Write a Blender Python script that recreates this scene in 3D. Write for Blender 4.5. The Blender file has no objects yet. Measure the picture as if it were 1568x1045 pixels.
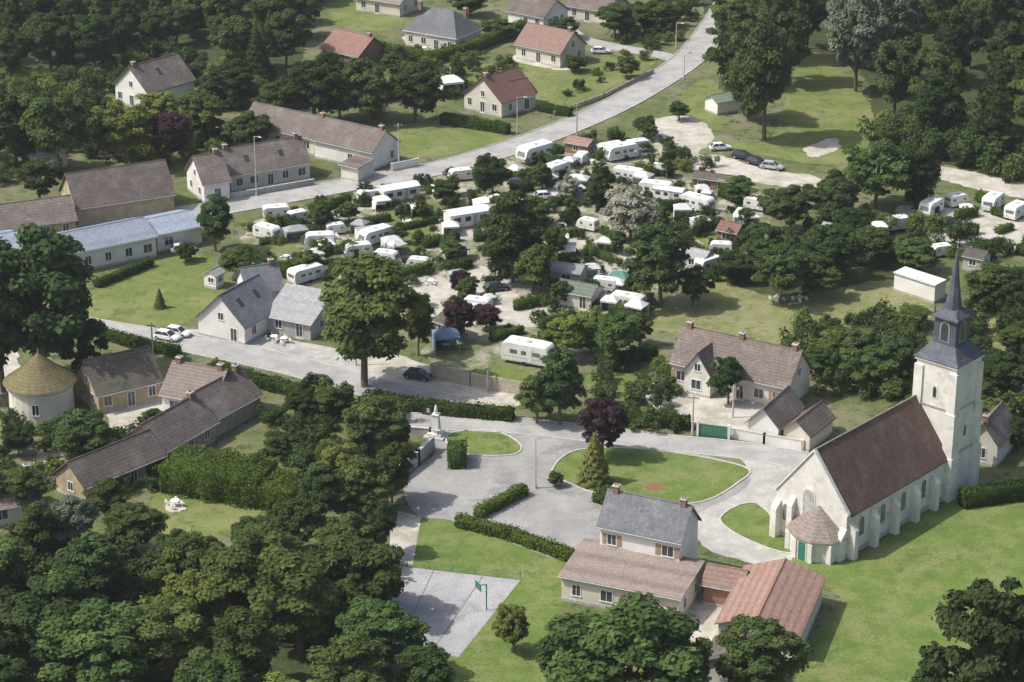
import bpy, math, random
import numpy as np
from mathutils import Vector, Matrix
from mathutils.geometry import tessellate_polygon
random.seed(7); rng=np.random.default_rng(7)
col=bpy.context.scene.collection
# ---------------------------------------------------------------- survey -> ground metres
PITCH=math.radians(22.5); F=3684.; CX,CY=784.,522.5
CAMH=125.7; DD=CAMH/math.sin(PITCH)
sP,cP=math.sin(PITCH),math.cos(PITCH)
CAM=Vector((0,-DD*cP,CAMH))
def G(u,v,z=0.):
    x=(u-CX)/F; y=(CY-v)/F
    dz=-sP+y*cP; t=(z-CAMH)/dz
    return Vector((x*t, CAM.y+(cP+y*sP)*t, z))
def S(v): return (F*sP+(v-CY)*cP)/CAMH
def HV(v):
    a=PITCH+math.atan((v-CY)/F); return S(v)*math.cos(a)
# ---------------------------------------------------------------- materials
def _n(nt,t,**k):
    n=nt.nodes.new(t)
    for a,b in k.items(): setattr(n,a,b)
    return n
def ramp(nt,fac,stops):
    r=_n(nt,'ShaderNodeValToRGB'); cr=r.color_ramp
    while len(cr.elements)<len(stops): cr.elements.new(.5)
    for e,(p,c) in zip(cr.elements,stops): e.position=p; e.color=(*c,1)
    nt.links.new(fac,r.inputs[0]); return r.outputs[0]
def noise(nt,vec,scale,detail=4,rough=.6):
    n=_n(nt,'ShaderNodeTexNoise'); n.inputs['Scale'].default_value=scale
    n.inputs['Detail'].default_value=detail; n.inputs['Roughness'].default_value=rough
    nt.links.new(vec,n.inputs['Vector']); return n.outputs['Fac']
def mixc(nt,fac,a,b,mode='MIX'):
    m=_n(nt,'ShaderNodeMix',data_type='RGBA',blend_type=mode)
    for s,v in ((0,fac),(6,a),(7,b)):
        if isinstance(v,(int,float)): m.inputs[s].default_value=v
        elif isinstance(v,tuple): m.inputs[s].default_value=(*v,1)
        else: nt.links.new(v,m.inputs[s])
    return m.outputs[2]
def newmat(name):
    m=bpy.data.materials.new(name); m.use_nodes=True; nt=m.node_tree
    b=nt.nodes['Principled BSDF']; tc=_n(nt,'ShaderNodeTexCoord')
    return m,nt,b,tc
def surf(name,c1,c2,scale=2.,c3=None,scale3=.15,lo=.35,hi=.65,rough=.9,bump=.0,bscale=8,fine=0,spec=.25,world=False,metal=0,c4=None,scale4=.5):
    m,nt,b,tc=newmat(name)
    vec=tc.outputs['Object']
    if world:
        g=_n(nt,'ShaderNodeNewGeometry'); vec=g.outputs['Position']
    c=ramp(nt,noise(nt,vec,scale,6),[(lo,c1),(hi,c2)])
    if c3: 
        f=ramp(nt,noise(nt,vec,scale3,5,.65),[(.45,(0,0,0)),(.62,(1,1,1))])
        c=mixc(nt,f,c,c3)
    if c4:
        mp=_n(nt,'ShaderNodeMapping'); mp.inputs['Location'].default_value=(31,17,5); nt.links.new(vec,mp.inputs['Vector'])
        f=ramp(nt,noise(nt,mp.outputs[0],scale4,6,.7),[(.54,(0,0,0)),(.62,(1,1,1))]); c=mixc(nt,f,c,c4)
    if fine:
        f=ramp(nt,noise(nt,vec,fine,3,.7),[(.3,(.72,.72,.72)),(.7,(1.25,1.25,1.25))])
        c=mixc(nt,1.,c,f,'MULTIPLY')
    nt.links.new(c,b.inputs['Base Color']); b.inputs['Roughness'].default_value=rough
    b.inputs['Specular IOR Level'].default_value=spec; b.inputs['Metallic'].default_value=metal
    if bump:
        bp=_n(nt,'ShaderNodeBump'); bp.inputs['Strength'].default_value=bump; bp.inputs['Distance'].default_value=.1
        nt.links.new(noise(nt,vec,bscale,4),bp.inputs['Height']); nt.links.new(bp.outputs[0],b.inputs['Normal'])
    return m
def roofmat(name,c1,c2,c3,row=.3,rowamt=.8):
    m,nt,b,tc=newmat(name); vec=tc.outputs['Object']
    oi=_n(nt,'ShaderNodeObjectInfo'); ad=_n(nt,'ShaderNodeVectorMath',operation='ADD'); ms=_n(nt,'ShaderNodeVectorMath',operation='SCALE'); cb=_n(nt,'ShaderNodeCombineXYZ')
    nt.links.new(oi.outputs['Random'],cb.inputs[0]); nt.links.new(oi.outputs['Random'],cb.inputs[1]); nt.links.new(cb.outputs[0],ms.inputs[0]); ms.inputs['Scale'].default_value=90
    nt.links.new(vec,ad.inputs[0]); nt.links.new(ms.outputs[0],ad.inputs[1]); v2=ad.outputs[0]
    c=ramp(nt,noise(nt,v2,.9,6,.7),[(.32,c1),(.68,c2)])
    c=mixc(nt,ramp(nt,noise(nt,v2,.35,6,.7),[(.48,(0,0,0)),(.66,(.85,.85,.85))]),c,c3)
    f=ramp(nt,noise(nt,v2,6,3,.7),[(.3,(.72,.72,.72)),(.7,(1.28,1.28,1.28))]); c=mixc(nt,1.,c,f,'MULTIPLY')
    mp=_n(nt,'ShaderNodeMapping'); mp.inputs['Scale'].default_value=(3,3,.35); nt.links.new(v2,mp.inputs['Vector'])
    f=ramp(nt,noise(nt,mp.outputs[0],1.,3),[(.35,(.84,.84,.84)),(.65,(1.12,1.12,1.12))]); c=mixc(nt,1.,c,f,'MULTIPLY')
    w=_n(nt,'ShaderNodeTexWave',bands_direction='Z'); w.inputs['Scale'].default_value=.314/row; w.inputs['Distortion'].default_value=.6
    w.inputs['Detail Scale'].default_value=2
    nt.links.new(vec,w.inputs['Vector'])
    f=ramp(nt,w.outputs['Fac'],[(.0,(rowamt,)*3),(.5,(1.05,1.05,1.05))]); c=mixc(nt,1.,c,f,'MULTIPLY')
    mrv=_n(nt,'ShaderNodeMapRange'); mrv.inputs[3].default_value=.8; mrv.inputs[4].default_value=1.15; nt.links.new(oi.outputs['Random'],mrv.inputs[0])
    hs=_n(nt,'ShaderNodeHueSaturation'); nt.links.new(mrv.outputs[0],hs.inputs['Value']); nt.links.new(c,hs.inputs['Color'])
    nt.links.new(hs.outputs[0],b.inputs['Base Color']); b.inputs['Roughness'].default_value=.75; b.inputs['Specular IOR Level'].default_value=.35
    return m
def leafmat(name,dark,light,var=.5,trans=.32):
    m=bpy.data.materials.new(name); m.use_nodes=True; nt=m.node_tree; nt.nodes.clear()
    at=_n(nt,'ShaderNodeAttribute',attribute_name='tint'); oi=_n(nt,'ShaderNodeObjectInfo')
    c=ramp(nt,at.outputs['Fac'],[(0.,dark),(1.,light)])
    h=_n(nt,'ShaderNodeHueSaturation')
    mr=_n(nt,'ShaderNodeMapRange'); mr.inputs[3].default_value=.5-.02*var*2; mr.inputs[4].default_value=.5+.018*var*2
    nt.links.new(oi.outputs['Random'],mr.inputs[0]); nt.links.new(mr.outputs[0],h.inputs['Hue'])
    ml=_n(nt,'ShaderNodeMath',operation='MULTIPLY'); ml.inputs[1].default_value=7.31
    fr=_n(nt,'ShaderNodeMath',operation='FRACT'); nt.links.new(oi.outputs['Random'],ml.inputs[0]); nt.links.new(ml.outputs[0],fr.inputs[0])
    mr2=_n(nt,'ShaderNodeMapRange'); mr2.inputs[3].default_value=1-.5*var; mr2.inputs[4].default_value=1+.65*var
    nt.links.new(fr.outputs[0],mr2.inputs[0]); nt.links.new(mr2.outputs[0],h.inputs['Value'])
    nt.links.new(c,h.inputs['Color'])
    d=_n(nt,'ShaderNodeBsdfDiffuse'); t=_n(nt,'ShaderNodeBsdfTranslucent'); x=_n(nt,'ShaderNodeMixShader'); o=_n(nt,'ShaderNodeOutputMaterial')
    x.inputs[0].default_value=trans
    nt.links.new(h.outputs[0],d.inputs[0]); nt.links.new(h.outputs[0],t.inputs[0])
    nt.links.new(d.outputs[0],x.inputs[1]); nt.links.new(t.outputs[0],x.inputs[2]); nt.links.new(x.outputs[0],o.inputs[0])
    return m
M={}
M['ground']=surf('rough_grass',(.085,.11,.036),(.14,.165,.06),.35,(.20,.19,.115),.07,fine=2.5,world=True,bump=.5,bscale=3,c4=(.06,.085,.028))
M['lawn']=surf('lawn_grass',(.115,.158,.038),(.16,.198,.055),.5,(.205,.22,.085),.12,fine=3,world=True,bump=.3,bscale=5,c4=(.105,.145,.038))
M['lawn2']=surf('vivid_lawn',(.11,.165,.034),(.145,.2,.048),.4,(.185,.212,.075),.2,fine=3,world=True,bump=.3,bscale=5,c4=(.10,.152,.034),scale4=.3)
M['drygrass']=surf('dry_meadow',(.16,.18,.065),(.22,.23,.095),.4,(.26,.25,.13),.1,fine=2.5,world=True,bump=.4,bscale=4,c4=(.13,.16,.05))
M['gravel']=surf('gravel',(.44,.41,.36),(.58,.55,.49),.8,(.36,.34,.27),.25,fine=6,world=True)
M['pitch']=surf('pitch_gravel',(.34,.32,.27),(.50,.47,.41),.8,(.20,.21,.12),.35,fine=4,world=True)
M['dirt']=surf('camp_ground',(.12,.145,.056),(.19,.20,.10),.5,(.42,.39,.32),.16,fine=3,world=True,c4=(.10,.13,.045),scale4=.4)
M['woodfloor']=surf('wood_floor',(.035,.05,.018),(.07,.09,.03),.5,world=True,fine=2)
M['asphalt']=surf('asphalt',(.25,.248,.24),(.32,.315,.30),.5,(.36,.35,.33),.12,fine=7,world=True,c4=(.23,.228,.222),scale4=.15)
M['road']=surf('road_asphalt',(.31,.308,.298),(.38,.373,.358),.4,(.42,.41,.385),.2,fine=6,world=True)
M['pave']=surf('pavement',(.40,.39,.365),(.50,.49,.455),.8,(.36,.35,.315),.3,fine=6,world=True,c4=(.31,.31,.295),scale4=.12)
M['court']=surf('court_surface',(.31,.31,.32),(.37,.37,.375),.3,(.41,.405,.40),.15,fine=5,world=True,c4=(.28,.28,.285),scale4=.3)
M['paint']=surf('worn_paint',(.36,.36,.35),(.46,.46,.45),3,world=True)
M['darkline']=surf('joint_line',(.17,.17,.165),(.24,.24,.23),3,world=True)
M['kerb']=surf('kerb_stone',(.42,.41,.39),(.56,.55,.52),2,world=True)
M['white']=surf('white_render',(.72,.71,.68),(.82,.81,.78),1.2,(.66,.64,.59),.3,bump=.1,bscale=12)
M['cream']=surf('cream_render',(.62,.58,.50),(.72,.68,.59),1.2,(.56,.52,.45),.3)
M['tan']=surf('ochre_wall',(.40,.31,.20),(.50,.41,.28),1,(.34,.29,.21),.4,fine=4)
M['stone']=surf('church_stone',(.70,.675,.62),(.78,.755,.70),1.2,(.63,.61,.55),.4,bump=.12,bscale=6,c4=(.58,.56,.51),scale4=.7)
M['greywall']=surf('grey_wall',(.40,.40,.385),(.50,.50,.475),1,(.36,.36,.34),.4,fine=4)
M['r_brown']=roofmat('brown_tiles',(.12,.096,.085),(.175,.14,.124),(.22,.20,.175))
M['r_church']=roofmat('church_tiles',(.10,.062,.053),(.14,.087,.073),(.16,.115,.097),.25,.88)
M['r_pink']=roofmat('weathered_pink_tiles',(.21,.165,.145),(.27,.215,.19),(.24,.215,.18))
M['r_red']=roofmat('red_tiles',(.19,.10,.08),(.25,.14,.112),(.20,.135,.11))
M['r_orange']=roofmat('orange_tiles',(.24,.145,.115),(.30,.19,.152),(.25,.18,.15))
M['r_dark']=roofmat('dark_tiles',(.075,.065,.055),(.11,.095,.08),(.14,.13,.09))
M['r_slate']=roofmat('slate',(.12,.13,.145),(.17,.18,.195),(.22,.22,.22),.2,.9)
M['r_spire']=roofmat('spire_slate',(.07,.078,.10),(.105,.115,.145),(.13,.14,.16),.25,.88)
M['r_metal']=roofmat('blue_metal_sheet',(.22,.26,.33),(.28,.32,.385),(.30,.33,.37),1.2,.95)
M['r_zinc']=roofmat('zinc_sheet',(.28,.285,.29),(.34,.34,.34),(.30,.30,.29),.8,.95)
M['r_white']=roofmat('white_sheet',(.55,.55,.54),(.66,.66,.64),(.50,.50,.48),.8,.95)
M['r_moss']=roofmat('mossy_tiles',(.16,.125,.065),(.23,.185,.09),(.18,.18,.06))
M['r_green']=roofmat('green_felt',(.14,.19,.15),(.19,.24,.19),(.18,.20,.16))
M['frame']=surf('white_frame',(.7,.7,.68),(.78,.78,.76),3)
M['shutter']=surf('shutter_paint',(.30,.22,.15),(.38,.29,.20),3)
M['brick']=surf('red_brick',(.24,.13,.10),(.34,.20,.15),4)
M['wood']=surf('wood_boards',(.22,.14,.08),(.34,.23,.14),3,fine=5)
M['fence']=surf('fence_panels',(.38,.33,.25),(.49,.43,.34),2,fine=5)
M['bark']=surf('bark',(.10,.08,.06),(.19,.16,.12),4)
M['green']=surf('green_paint',(.03,.16,.11),(.05,.21,.15),3,rough=.5)
M['metal']=surf('galvanised_metal',(.35,.36,.37),(.45,.46,.47),3,rough=.5)
M['pole']=surf('concrete_pole',(.42,.41,.39),(.54,.53,.50),3)
def glass(name,c,r=.12):
    m,nt,b,tc=newmat(name); nt.links.new(ramp(nt,noise(nt,tc.outputs['Object'],1.5),[(.4,c),(.6,tuple(x*1.6 for x in c))]),b.inputs['Base Color'])
    b.inputs['Roughness'].default_value=r; b.inputs['Specular IOR Level'].default_value=.7; return m
M['glass']=glass('window_glass',(.035,.04,.045))
M['cglass']=glass('tinted_plastic_window',(.12,.125,.13),.2)
M['tyre']=surf('tyre',(.02,.02,.02),(.035,.035,.035),5)
M['carwhite']=surf('car_paint_white',(.7,.7,.7),(.76,.76,.76),.5,rough=.3,spec=.5)
M['cardark']=surf('car_paint_dark',(.025,.03,.045),(.035,.04,.055),.5,rough=.25,spec=.6)
M['carred']=surf('car_paint_red',(.25,.03,.025),(.3,.04,.03),.5,rough=.3,spec=.5)
M['carsilver']=surf('car_paint_silver',(.4,.41,.42),(.46,.47,.48),.5,rough=.3,spec=.5)
M['cara']=surf('caravan_shell',(.72,.72,.70),(.82,.82,.80),.9,(.62,.62,.58),.5,rough=.45,spec=.4)
M['stripe']=surf('caravan_stripe',(.35,.38,.42),(.42,.44,.46),2)
M['canvas']=surf('awning_canvas',(.50,.51,.51),(.64,.64,.62),1)
M['canvasgrey']=surf('grey_canvas',(.28,.29,.29),(.36,.37,.36),1)
M['canvasblue']=surf('blue_canvas',(.16,.22,.34),(.20,.28,.40),1)
M['tarp']=surf('green_tarp',(.08,.20,.17),(.12,.27,.23),1)
M['orange']=surf('orange_plastic',(.45,.2,.08),(.52,.27,.1),1)
M['flower']=surf('red_flowers',(.26,.07,.06),(.22,.16,.07),4,world=True)
L={}
L['a']=leafmat('foliage_mid',(.046,.074,.024),(.132,.182,.058))
L['b']=leafmat('foliage_dark',(.036,.060,.024),(.094,.140,.050))
L['y']=leafmat('foliage_yellowgreen',(.10,.14,.032),(.215,.26,.072),.3)
L['p']=leafmat('foliage_purple',(.035,.022,.027),(.078,.045,.052),.2,.15)
L['w']=leafmat('foliage_silver',(.12,.155,.10),(.26,.30,.21),.3)
L['f']=leafmat('white_blossom',(.10,.12,.06),(.58,.57,.48),.2)
L['h']=leafmat('hedge_leaf',(.048,.08,.022),(.105,.158,.044),.3)
L['g']=leafmat('bright_hedge_leaf',(.075,.12,.025),(.15,.215,.05),.2)
L['c']=leafmat('golden_conifer',(.14,.17,.04),(.29,.32,.10),.2)
# ---------------------------------------------------------------- mesh helpers
class MB:
    def __init__(s): s.v=[]; s.f=[]; s.m=[]; s.mats=[]
    def mi(s,m):
        if m not in s.mats: s.mats.append(m)
        return s.mats.index(m)
    def add(s,vs,fs,m):
        o=len(s.v); s.v+= [tuple(v) for v in vs]; k=s.mi(m)
        for f in fs: s.f.append([i+o for i in f]); s.m.append(k)
    def hexa(s,b,t,m):
        n=len(b); s.add(list(b)+list(t),[list(range(n))[::-1],list(range(n,2*n))]+[[i,(i+1)%n,n+(i+1)%n,n+i] for i in range(n)],m)
    def box(s,x0,x1,y0,y1,z0,z1,m):
        s.hexa([(x0,y0,z0),(x1,y0,z0),(x1,y1,z0),(x0,y1,z0)],[(x0,y0,z1),(x1,y0,z1),(x1,y1,z1),(x0,y1,z1)],m)
    def slab(s,q,t,m):
        q=[Vector(p) for p in q]; s.hexa(q,[p+Vector((0,0,t)) for p in q],m)
    def ngon(s,cx,cy,r0,r1,z0,z1,n,m,ph=0):
        a=[ph+2*math.pi*i/n for i in range(n)]
        s.hexa([(cx+r0*math.cos(t),cy+r0*math.sin(t),z0) for t in a],[(cx+r1*math.cos(t),cy+r1*math.sin(t),z1) for t in a],m)
    def tube(s,p0,p1,r0,r1,m,n=7):
        p0,p1=Vector(p0),Vector(p1); d=(p1-p0).normalized(); a=d.orthogonal().normalized(); b=d.cross(a)
        R=[(math.cos(2*math.pi*i/n),math.sin(2*math.pi*i/n)) for i in range(n)]
        s.hexa([p0+(a*c+b*q)*r0 for c,q in R],[p1+(a*c+b*q)*r1 for c,q in R],m)
    def prism(s,pts,axis,a0,a1,m):
        def mk(p,a): return (a,p[0],p[1]) if axis=='x' else (p[0],a,p[1])
        s.hexa([mk(p,a0) for p in pts],[mk(p,a1) for p in pts],m)
    def mesh(s,name):
        me=bpy.data.meshes.new(name); me.from_pydata(s.v,[],s.f)
        for m in s.mats: me.materials.append(m)
        me.polygons.foreach_set('material_index',s.m); me.update()
        import bmesh
        b=bmesh.new(); b.from_mesh(me); bmesh.ops.recalc_face_normals(b,faces=b.faces); b.to_mesh(me); b.free()
        return me
    def obj(s,name,parent=None,loc=None,rot=0,bevel=0):
        o=bpy.data.objects.new(name,s.mesh(name)); col.objects.link(o)
        if parent: o.parent=parent
        if loc is not None: o.location=loc
        o.rotation_euler[2]=rot
        return o
def empty(name,loc,rot):
    e=bpy.data.objects.new(name,None); col.objects.link(e); e.location=loc; e.rotation_euler[2]=rot; e.empty_display_size=.5; return e
def place(me,name,loc,rot=0,sc=(1,1,1)):
    o=bpy.data.objects.new(name,me); col.objects.link(o); o.location=loc; o.rotation_euler[2]=rot; o.scale=sc; return o
def catmull(P,closed,k=6):
    out=[]; n=len(P); rngi=range(n if closed else n-1)
    for i in rngi:
        p0=P[(i-1)%n] if closed else P[max(i-1,0)]; p1=P[i]; p2=P[(i+1)%n]; p3=P[(i+2)%n] if closed else P[min(i+2,n-1)]
        for j in range(k):
            t=j/k; out.append(.5*((2*p1)+(p2-p0)*t+(2*p0-5*p1+4*p2-p3)*t*t+(3*p1-p0-3*p2+p3)*t**3))
    if not closed: out.append(P[-1].copy())
    return out
def patch(name,pts,mat,layer,smooth=True,jit=0.,k=5):
    P=[p if isinstance(p,Vector) else G(*p) for p in pts]
    if smooth: P=catmull(P,True,k)
    if jit: 
        Q=[]
        for i,p in enumerate(P):
            q=P[(i+1)%len(P)]; n=max(1,int((q-p).length/.8))
            for j in range(n): Q.append(p.lerp(q,j/n)+Vector((random.uniform(-jit,jit),random.uniform(-jit,jit),0)))
        P=Q
    z=layer*.006
    P=[Vector((p.x,p.y,z)) for p in P]
    tr=tessellate_polygon([P])
    me=bpy.data.meshes.new(name); me.from_pydata([tuple(p) for p in P],[],[list(t) for t in tr]); me.materials.append(M[mat]); me.update()
    if me.polygons and sum(p.normal.z for p in me.polygons)<0: me.flip_normals()
    o=bpy.data.objects.new(name,me); col.objects.link(o); return P
def offs(P,d,closed=False):
    out=[]
    n=len(P)
    for i in range(n):
        a=P[(i-1)%n] if (closed or i>0) else P[i]; b=P[(i+1)%n] if (closed or i<n-1) else P[i]
        t=(b-a); t.z=0; t.normalize(); out.append(P[i]+Vector((-t.y,t.x,0))*d)
    return out
def strip(name,P,w0,w1,z0,z1,mat,closed=False):
    A=offs(P,w0,closed); B=offs(P,w1,closed); mb=MB(); n=len(P)
    for i in range(n if closed else n-1):
        j=(i+1)%n
        q=[A[i],B[i],B[j],A[j]]
        mb.hexa([(p.x,p.y,z0) for p in q],[(p.x,p.y,z1) for p in q],mat)
    return mb.obj(name)
KEEP=[]
def road(name,pts,w,mat='road',layer=5,kerb=True,k=6):
    P=catmull([G(*p) for p in pts],False,k)
    A=offs(P,-w/2); B=offs(P,w/2); z=layer*.006
    me=bpy.data.meshes.new(name); vs=[(p.x,p.y,z) for p in A]+[(p.x,p.y,z) for p in B]; n=len(P)
    me.from_pydata(vs,[],[[i,i+1,n+i+1,n+i] for i in range(n-1)]); me.materials.append(M[mat]); me.update()
    col.objects.link(bpy.data.objects.new(name,me))
    if kerb:
        strip('kerb',P,w/2,w/2+.18,0,.13,M['kerb']); strip('kerb',P,-w/2-.18,-w/2,0,.13,M['kerb'])
    KEEP.append(offs(P,-w/2-.5)+offs(P,w/2+.5)[::-1])
    return P
def keep(pts): KEEP.append([G(*p) for p in pts])
# ---------------------------------------------------------------- ground
me=bpy.data.meshes.new('ground'); R=3500
me.from_pydata([(-R,-R,0),(R,-R,0),(R,R,0),(-R,R,0)],[],[[0,1,2,3]]); me.materials.append(M['ground'])
col.objects.link(bpy.data.objects.new('ground',me))
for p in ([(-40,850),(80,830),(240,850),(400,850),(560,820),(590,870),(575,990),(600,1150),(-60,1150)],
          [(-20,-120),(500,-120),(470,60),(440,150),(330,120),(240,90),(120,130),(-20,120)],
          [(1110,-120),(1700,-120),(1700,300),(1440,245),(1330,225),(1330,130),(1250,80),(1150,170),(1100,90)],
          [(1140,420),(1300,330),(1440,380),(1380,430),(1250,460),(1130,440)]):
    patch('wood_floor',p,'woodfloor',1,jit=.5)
patch('camp_ground',[(380,345),(560,290),(700,260),(860,220),(960,215),(1010,180),(1110,240),(1180,330),(1120,420),(1000,450),(980,520),(860,560),(660,560),(640,440),(420,430)],'dirt',1,jit=.5)
for p in ([(135,455),(180,420),(300,388),(352,430),(345,455),(262,500),(140,492)],
          [(590,195),(680,190),(775,210),(740,228),(640,240),(600,225)],
          [(720,100),(880,95),(985,85),(1000,100),(900,150),(830,165),(700,120)],
          [(1100,215),(1180,210),(1230,90),(1300,120),(1340,190),(1300,250),(1180,240)],
          [(1040,160),(1080,120),(1110,150),(1100,200)],[(510,5),(620,15),(600,45),(520,40)],
          [(240,745),(290,735),(400,770),(350,820),(240,815)],[(590,320),(690,315),(700,345),(640,385),(600,370)],
          [(740,560),(830,570),(830,592),(740,575)],[(900,575),(990,575),(985,605),(910,600)],[(-30,850),(25,850),(35,980),(-30,1000)],
          [(390,380),(450,375),(460,400),(400,410)],[(1040,320),(1080,320),(1110,350),(1050,345)],[(1060,345),(1130,345),(1150,400),(1100,430)]):
    patch('lawn',p,'lawn',2,jit=.25)
patch('field',[(985,500),(1080,432),(1200,455),(1360,428),(1425,450),(1400,520),(1240,535),(1130,515)],'drygrass',2,jit=.4)
patch('field',[(1480,480),(1600,470),(1600,560),(1490,560)],'drygrass',2,jit=.4)
patch('church_lawn',[(1205,852),(1290,862),(1440,772),(1600,752),(1720,1150),(1230,1150),(1250,980),(1290,920)],'lawn2',2,jit=.2)
patch('lawn',[(635,805),(680,790),(760,812),(875,862),(850,960),(810,1120),(660,1120),(690,1010),(600,990),(600,865)],'lawn2',2,jit=.2)
for p in ([(1000,185),(1060,180),(1095,210),(1070,235),(1110,240),(1180,262),(1250,270),(1245,290),(1160,280),(1060,260),(1010,235)],
          [(990,590),(1030,580),(1150,610),(1165,640),(1150,662),(1060,645),(1000,625)],
          [(655,335),(740,340),(720,368),(660,352)],[(640,425),(760,410),(800,465),(860,470),(870,495),(760,500),(650,475)],
          [(60,690),(120,670),(130,720),(60,735)],[(170,625),(250,612),(240,670),(185,695)],[(1370,320),(1440,318),(1600,335),(1600,385),(1440,372)],
          [(1040,925),(1130,905),(1140,980),(1050,980)],[(0,520),(20,520),(30,590),(-20,600)],[(1440,255),(1600,290),(1600,310),(1440,275)],
          [(850,365),(930,372),(960,400),(880,400)],[(560,530),(660,560),(800,588),(795,622),(660,612),(560,600)],[(258,770),(278,768),(282,782),(260,785)],
          [(620,55),(700,70),(720,82),(640,75)],[(790,85),(870,100),(860,108),(790,95)],[(900,410),(1000,400),(1080,415),(990,430),(930,430)],[(840,280),(880,275),(900,300),(850,310)]):
    patch('gravel_yard',p,'gravel',3,jit=.3)
patch('sand_pit',[(1232,228),(1255,218),(1280,212),(1285,228),(1262,238),(1240,240)],'gravel',4,jit=.35)
patch('church_square',[(955,668),(1245,695),(1190,770),(1212,862),(1090,845),(1050,790),(1062,772),(1135,735),(1120,700),(960,690)],'pave',3.3,jit=.15)
patch('car_park',[(618,748),(640,715),(668,690),(655,645),(700,640),(880,665),(960,672),(1060,690),(1150,735),(1060,790),(925,835),(872,862),(700,800),(640,790)],'asphalt',4)
patch('path',[(600,780),(645,792),(632,865),(595,865)],'gravel',5,smooth=False)
road('road',[(1145,-60),(1120,0),(1085,55),(1045,98),(960,152),(870,194),(780,227),(680,256),(600,271),(480,293),(360,315),(290,326),(100,350)],6.2)
road('side_road',[(1050,95),(1000,82),(940,72),(880,55),(850,20)],4.2,layer=4,kerb=False)
road('street',[(-40,470),(130,500),(200,512),(290,527),(380,545),(470,566),(560,592),(650,612),(700,622)],5.6,'road')
road('lane',[(620,645),(700,648),(780,652),(880,662),(1000,677),(1130,690),(1230,706)],4.6,'road')
patch('forecourt',[(285,505),(420,518),(545,545),(560,600),(420,560),(290,532)],'pave',4)
for p,m in (([(685,680),(695,663),(760,662),(797,682),(785,697),(720,697)],'lawn2'),
          ([(845,722),(885,690),(1000,690),(1138,715),(1130,740),(1060,772),(930,760),(870,740)],'lawn2'),
          ([(1102,795),(1160,772),(1215,845),(1150,830)],'lawn2')):
    P=patch('grass_island',p,m,7)
    P=[Vector((p.x,p.y,0)) for p in P]
    strip('kerb',P,-.1,.1,0,.13,M['kerb'],True)
patch('flower_bed',[(988,746),(1003,740),(1018,746),(1003,753)],'flower',9)
patch('sports_court',[(590,865),(797,889),(702,1007),(560,985)],'court',5,smooth=False)
def line(u0,v0,u1,v1,w,mat,layer=8,name='painted_line'):
    P=[G(u0,v0),G(u1,v1)]; a=offs(P,-w/2); b=offs(P,w/2); z=layer*.006; mb=MB()
    mb.add([(a[0].x,a[0].y,z),(b[0].x,b[0].y,z),(b[1].x,b[1].y,z),(a[1].x,a[1].y,z)],[[0,1,2,3]],M[mat]); mb.obj(name)
for a in ([665,872,610,990],[740,882,660,1000]): line(*a,.12,'darkline',name='surface_joint')
for a in ([600,870,790,892],[790,892,703,1000],[690,890,750,898],[745,925,752,935]): line(*a,.08,'paint')
for i in range(7):
    t=i/6; line(760+t*110,790+t*34,793+t*106,762+t*30,.08,'paint')
for i in range(5):
    t=i/4; line(650+t*90,738-t*1,668+t*90,722,.08,'paint')
keep([(135,455),(300,388),(352,430),(345,455),(262,500),(140,492)]); keep([(618,748),(655,645),(1240,695),(1210,862),(870,862),(640,790)])
# ---------------------------------------------------------------- foliage meshes
def quads_mesh(name,V,nq,mats,mi,tint):
    me=bpy.data.meshes.new(name); me.vertices.add(len(V)); me.vertices.foreach_set('co',V.astype(np.float32).ravel())
    me.loops.add(nq.size); me.loops.foreach_set('vertex_index',nq.astype(np.int32).ravel())
    me.polygons.add(len(nq)); me.polygons.foreach_set('loop_start',np.arange(0,nq.size,4,dtype=np.int32))
    for m in mats: me.materials.append(m)
    me.polygons.foreach_set('material_index',mi.astype(np.int32)); me.update(calc_edges=True)
    a=me.attributes.new('tint','FLOAT','FACE'); a.data.foreach_set('value',tint.astype(np.float32)); me.validate(); return me
def leafquads(c,n,s):
    N=len(c); r=rng.normal(size=(N,3)); n=n/np.linalg.norm(n,axis=1,keepdims=True)
    t=np.cross(n,r); t/=np.linalg.norm(t,axis=1,keepdims=True)+1e-9; b=np.cross(n,t); s=s[:,None]
    V=np.stack([c+t*s,c+b*s*.62,c-t*s*.9+n*s*.15,c-b*s*.62],1).reshape(-1,3)
    return V,np.arange(4*N).reshape(N,4)
def combine(name,mb,c,n,s,tint,leaf,bark=None):
    V,Q=leafquads(c,n,s); 
    vs=[];fs=[]
    if mb:
        vs=mb.v
        for f in mb.f:
            if len(f)==4: fs.append(f)
    k=len(vs)
    VV=np.vstack([np.array(vs).reshape(-1,3),V]) if k else V
    QQ=np.vstack([np.array(fs).reshape(-1,4),Q+k]) if fs else Q+k
    mi=np.concatenate([np.ones(len(fs)),np.zeros(len(Q))]); tt=np.concatenate([np.zeros(len(fs)),tint])
    return quads_mesh(name,VV,QQ,[leaf,bark or M['bark']],mi,tt)
def sph(n):
    d=rng.normal(size=(n,3)); return d/np.linalg.norm(d,axis=1,keepdims=True)
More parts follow.
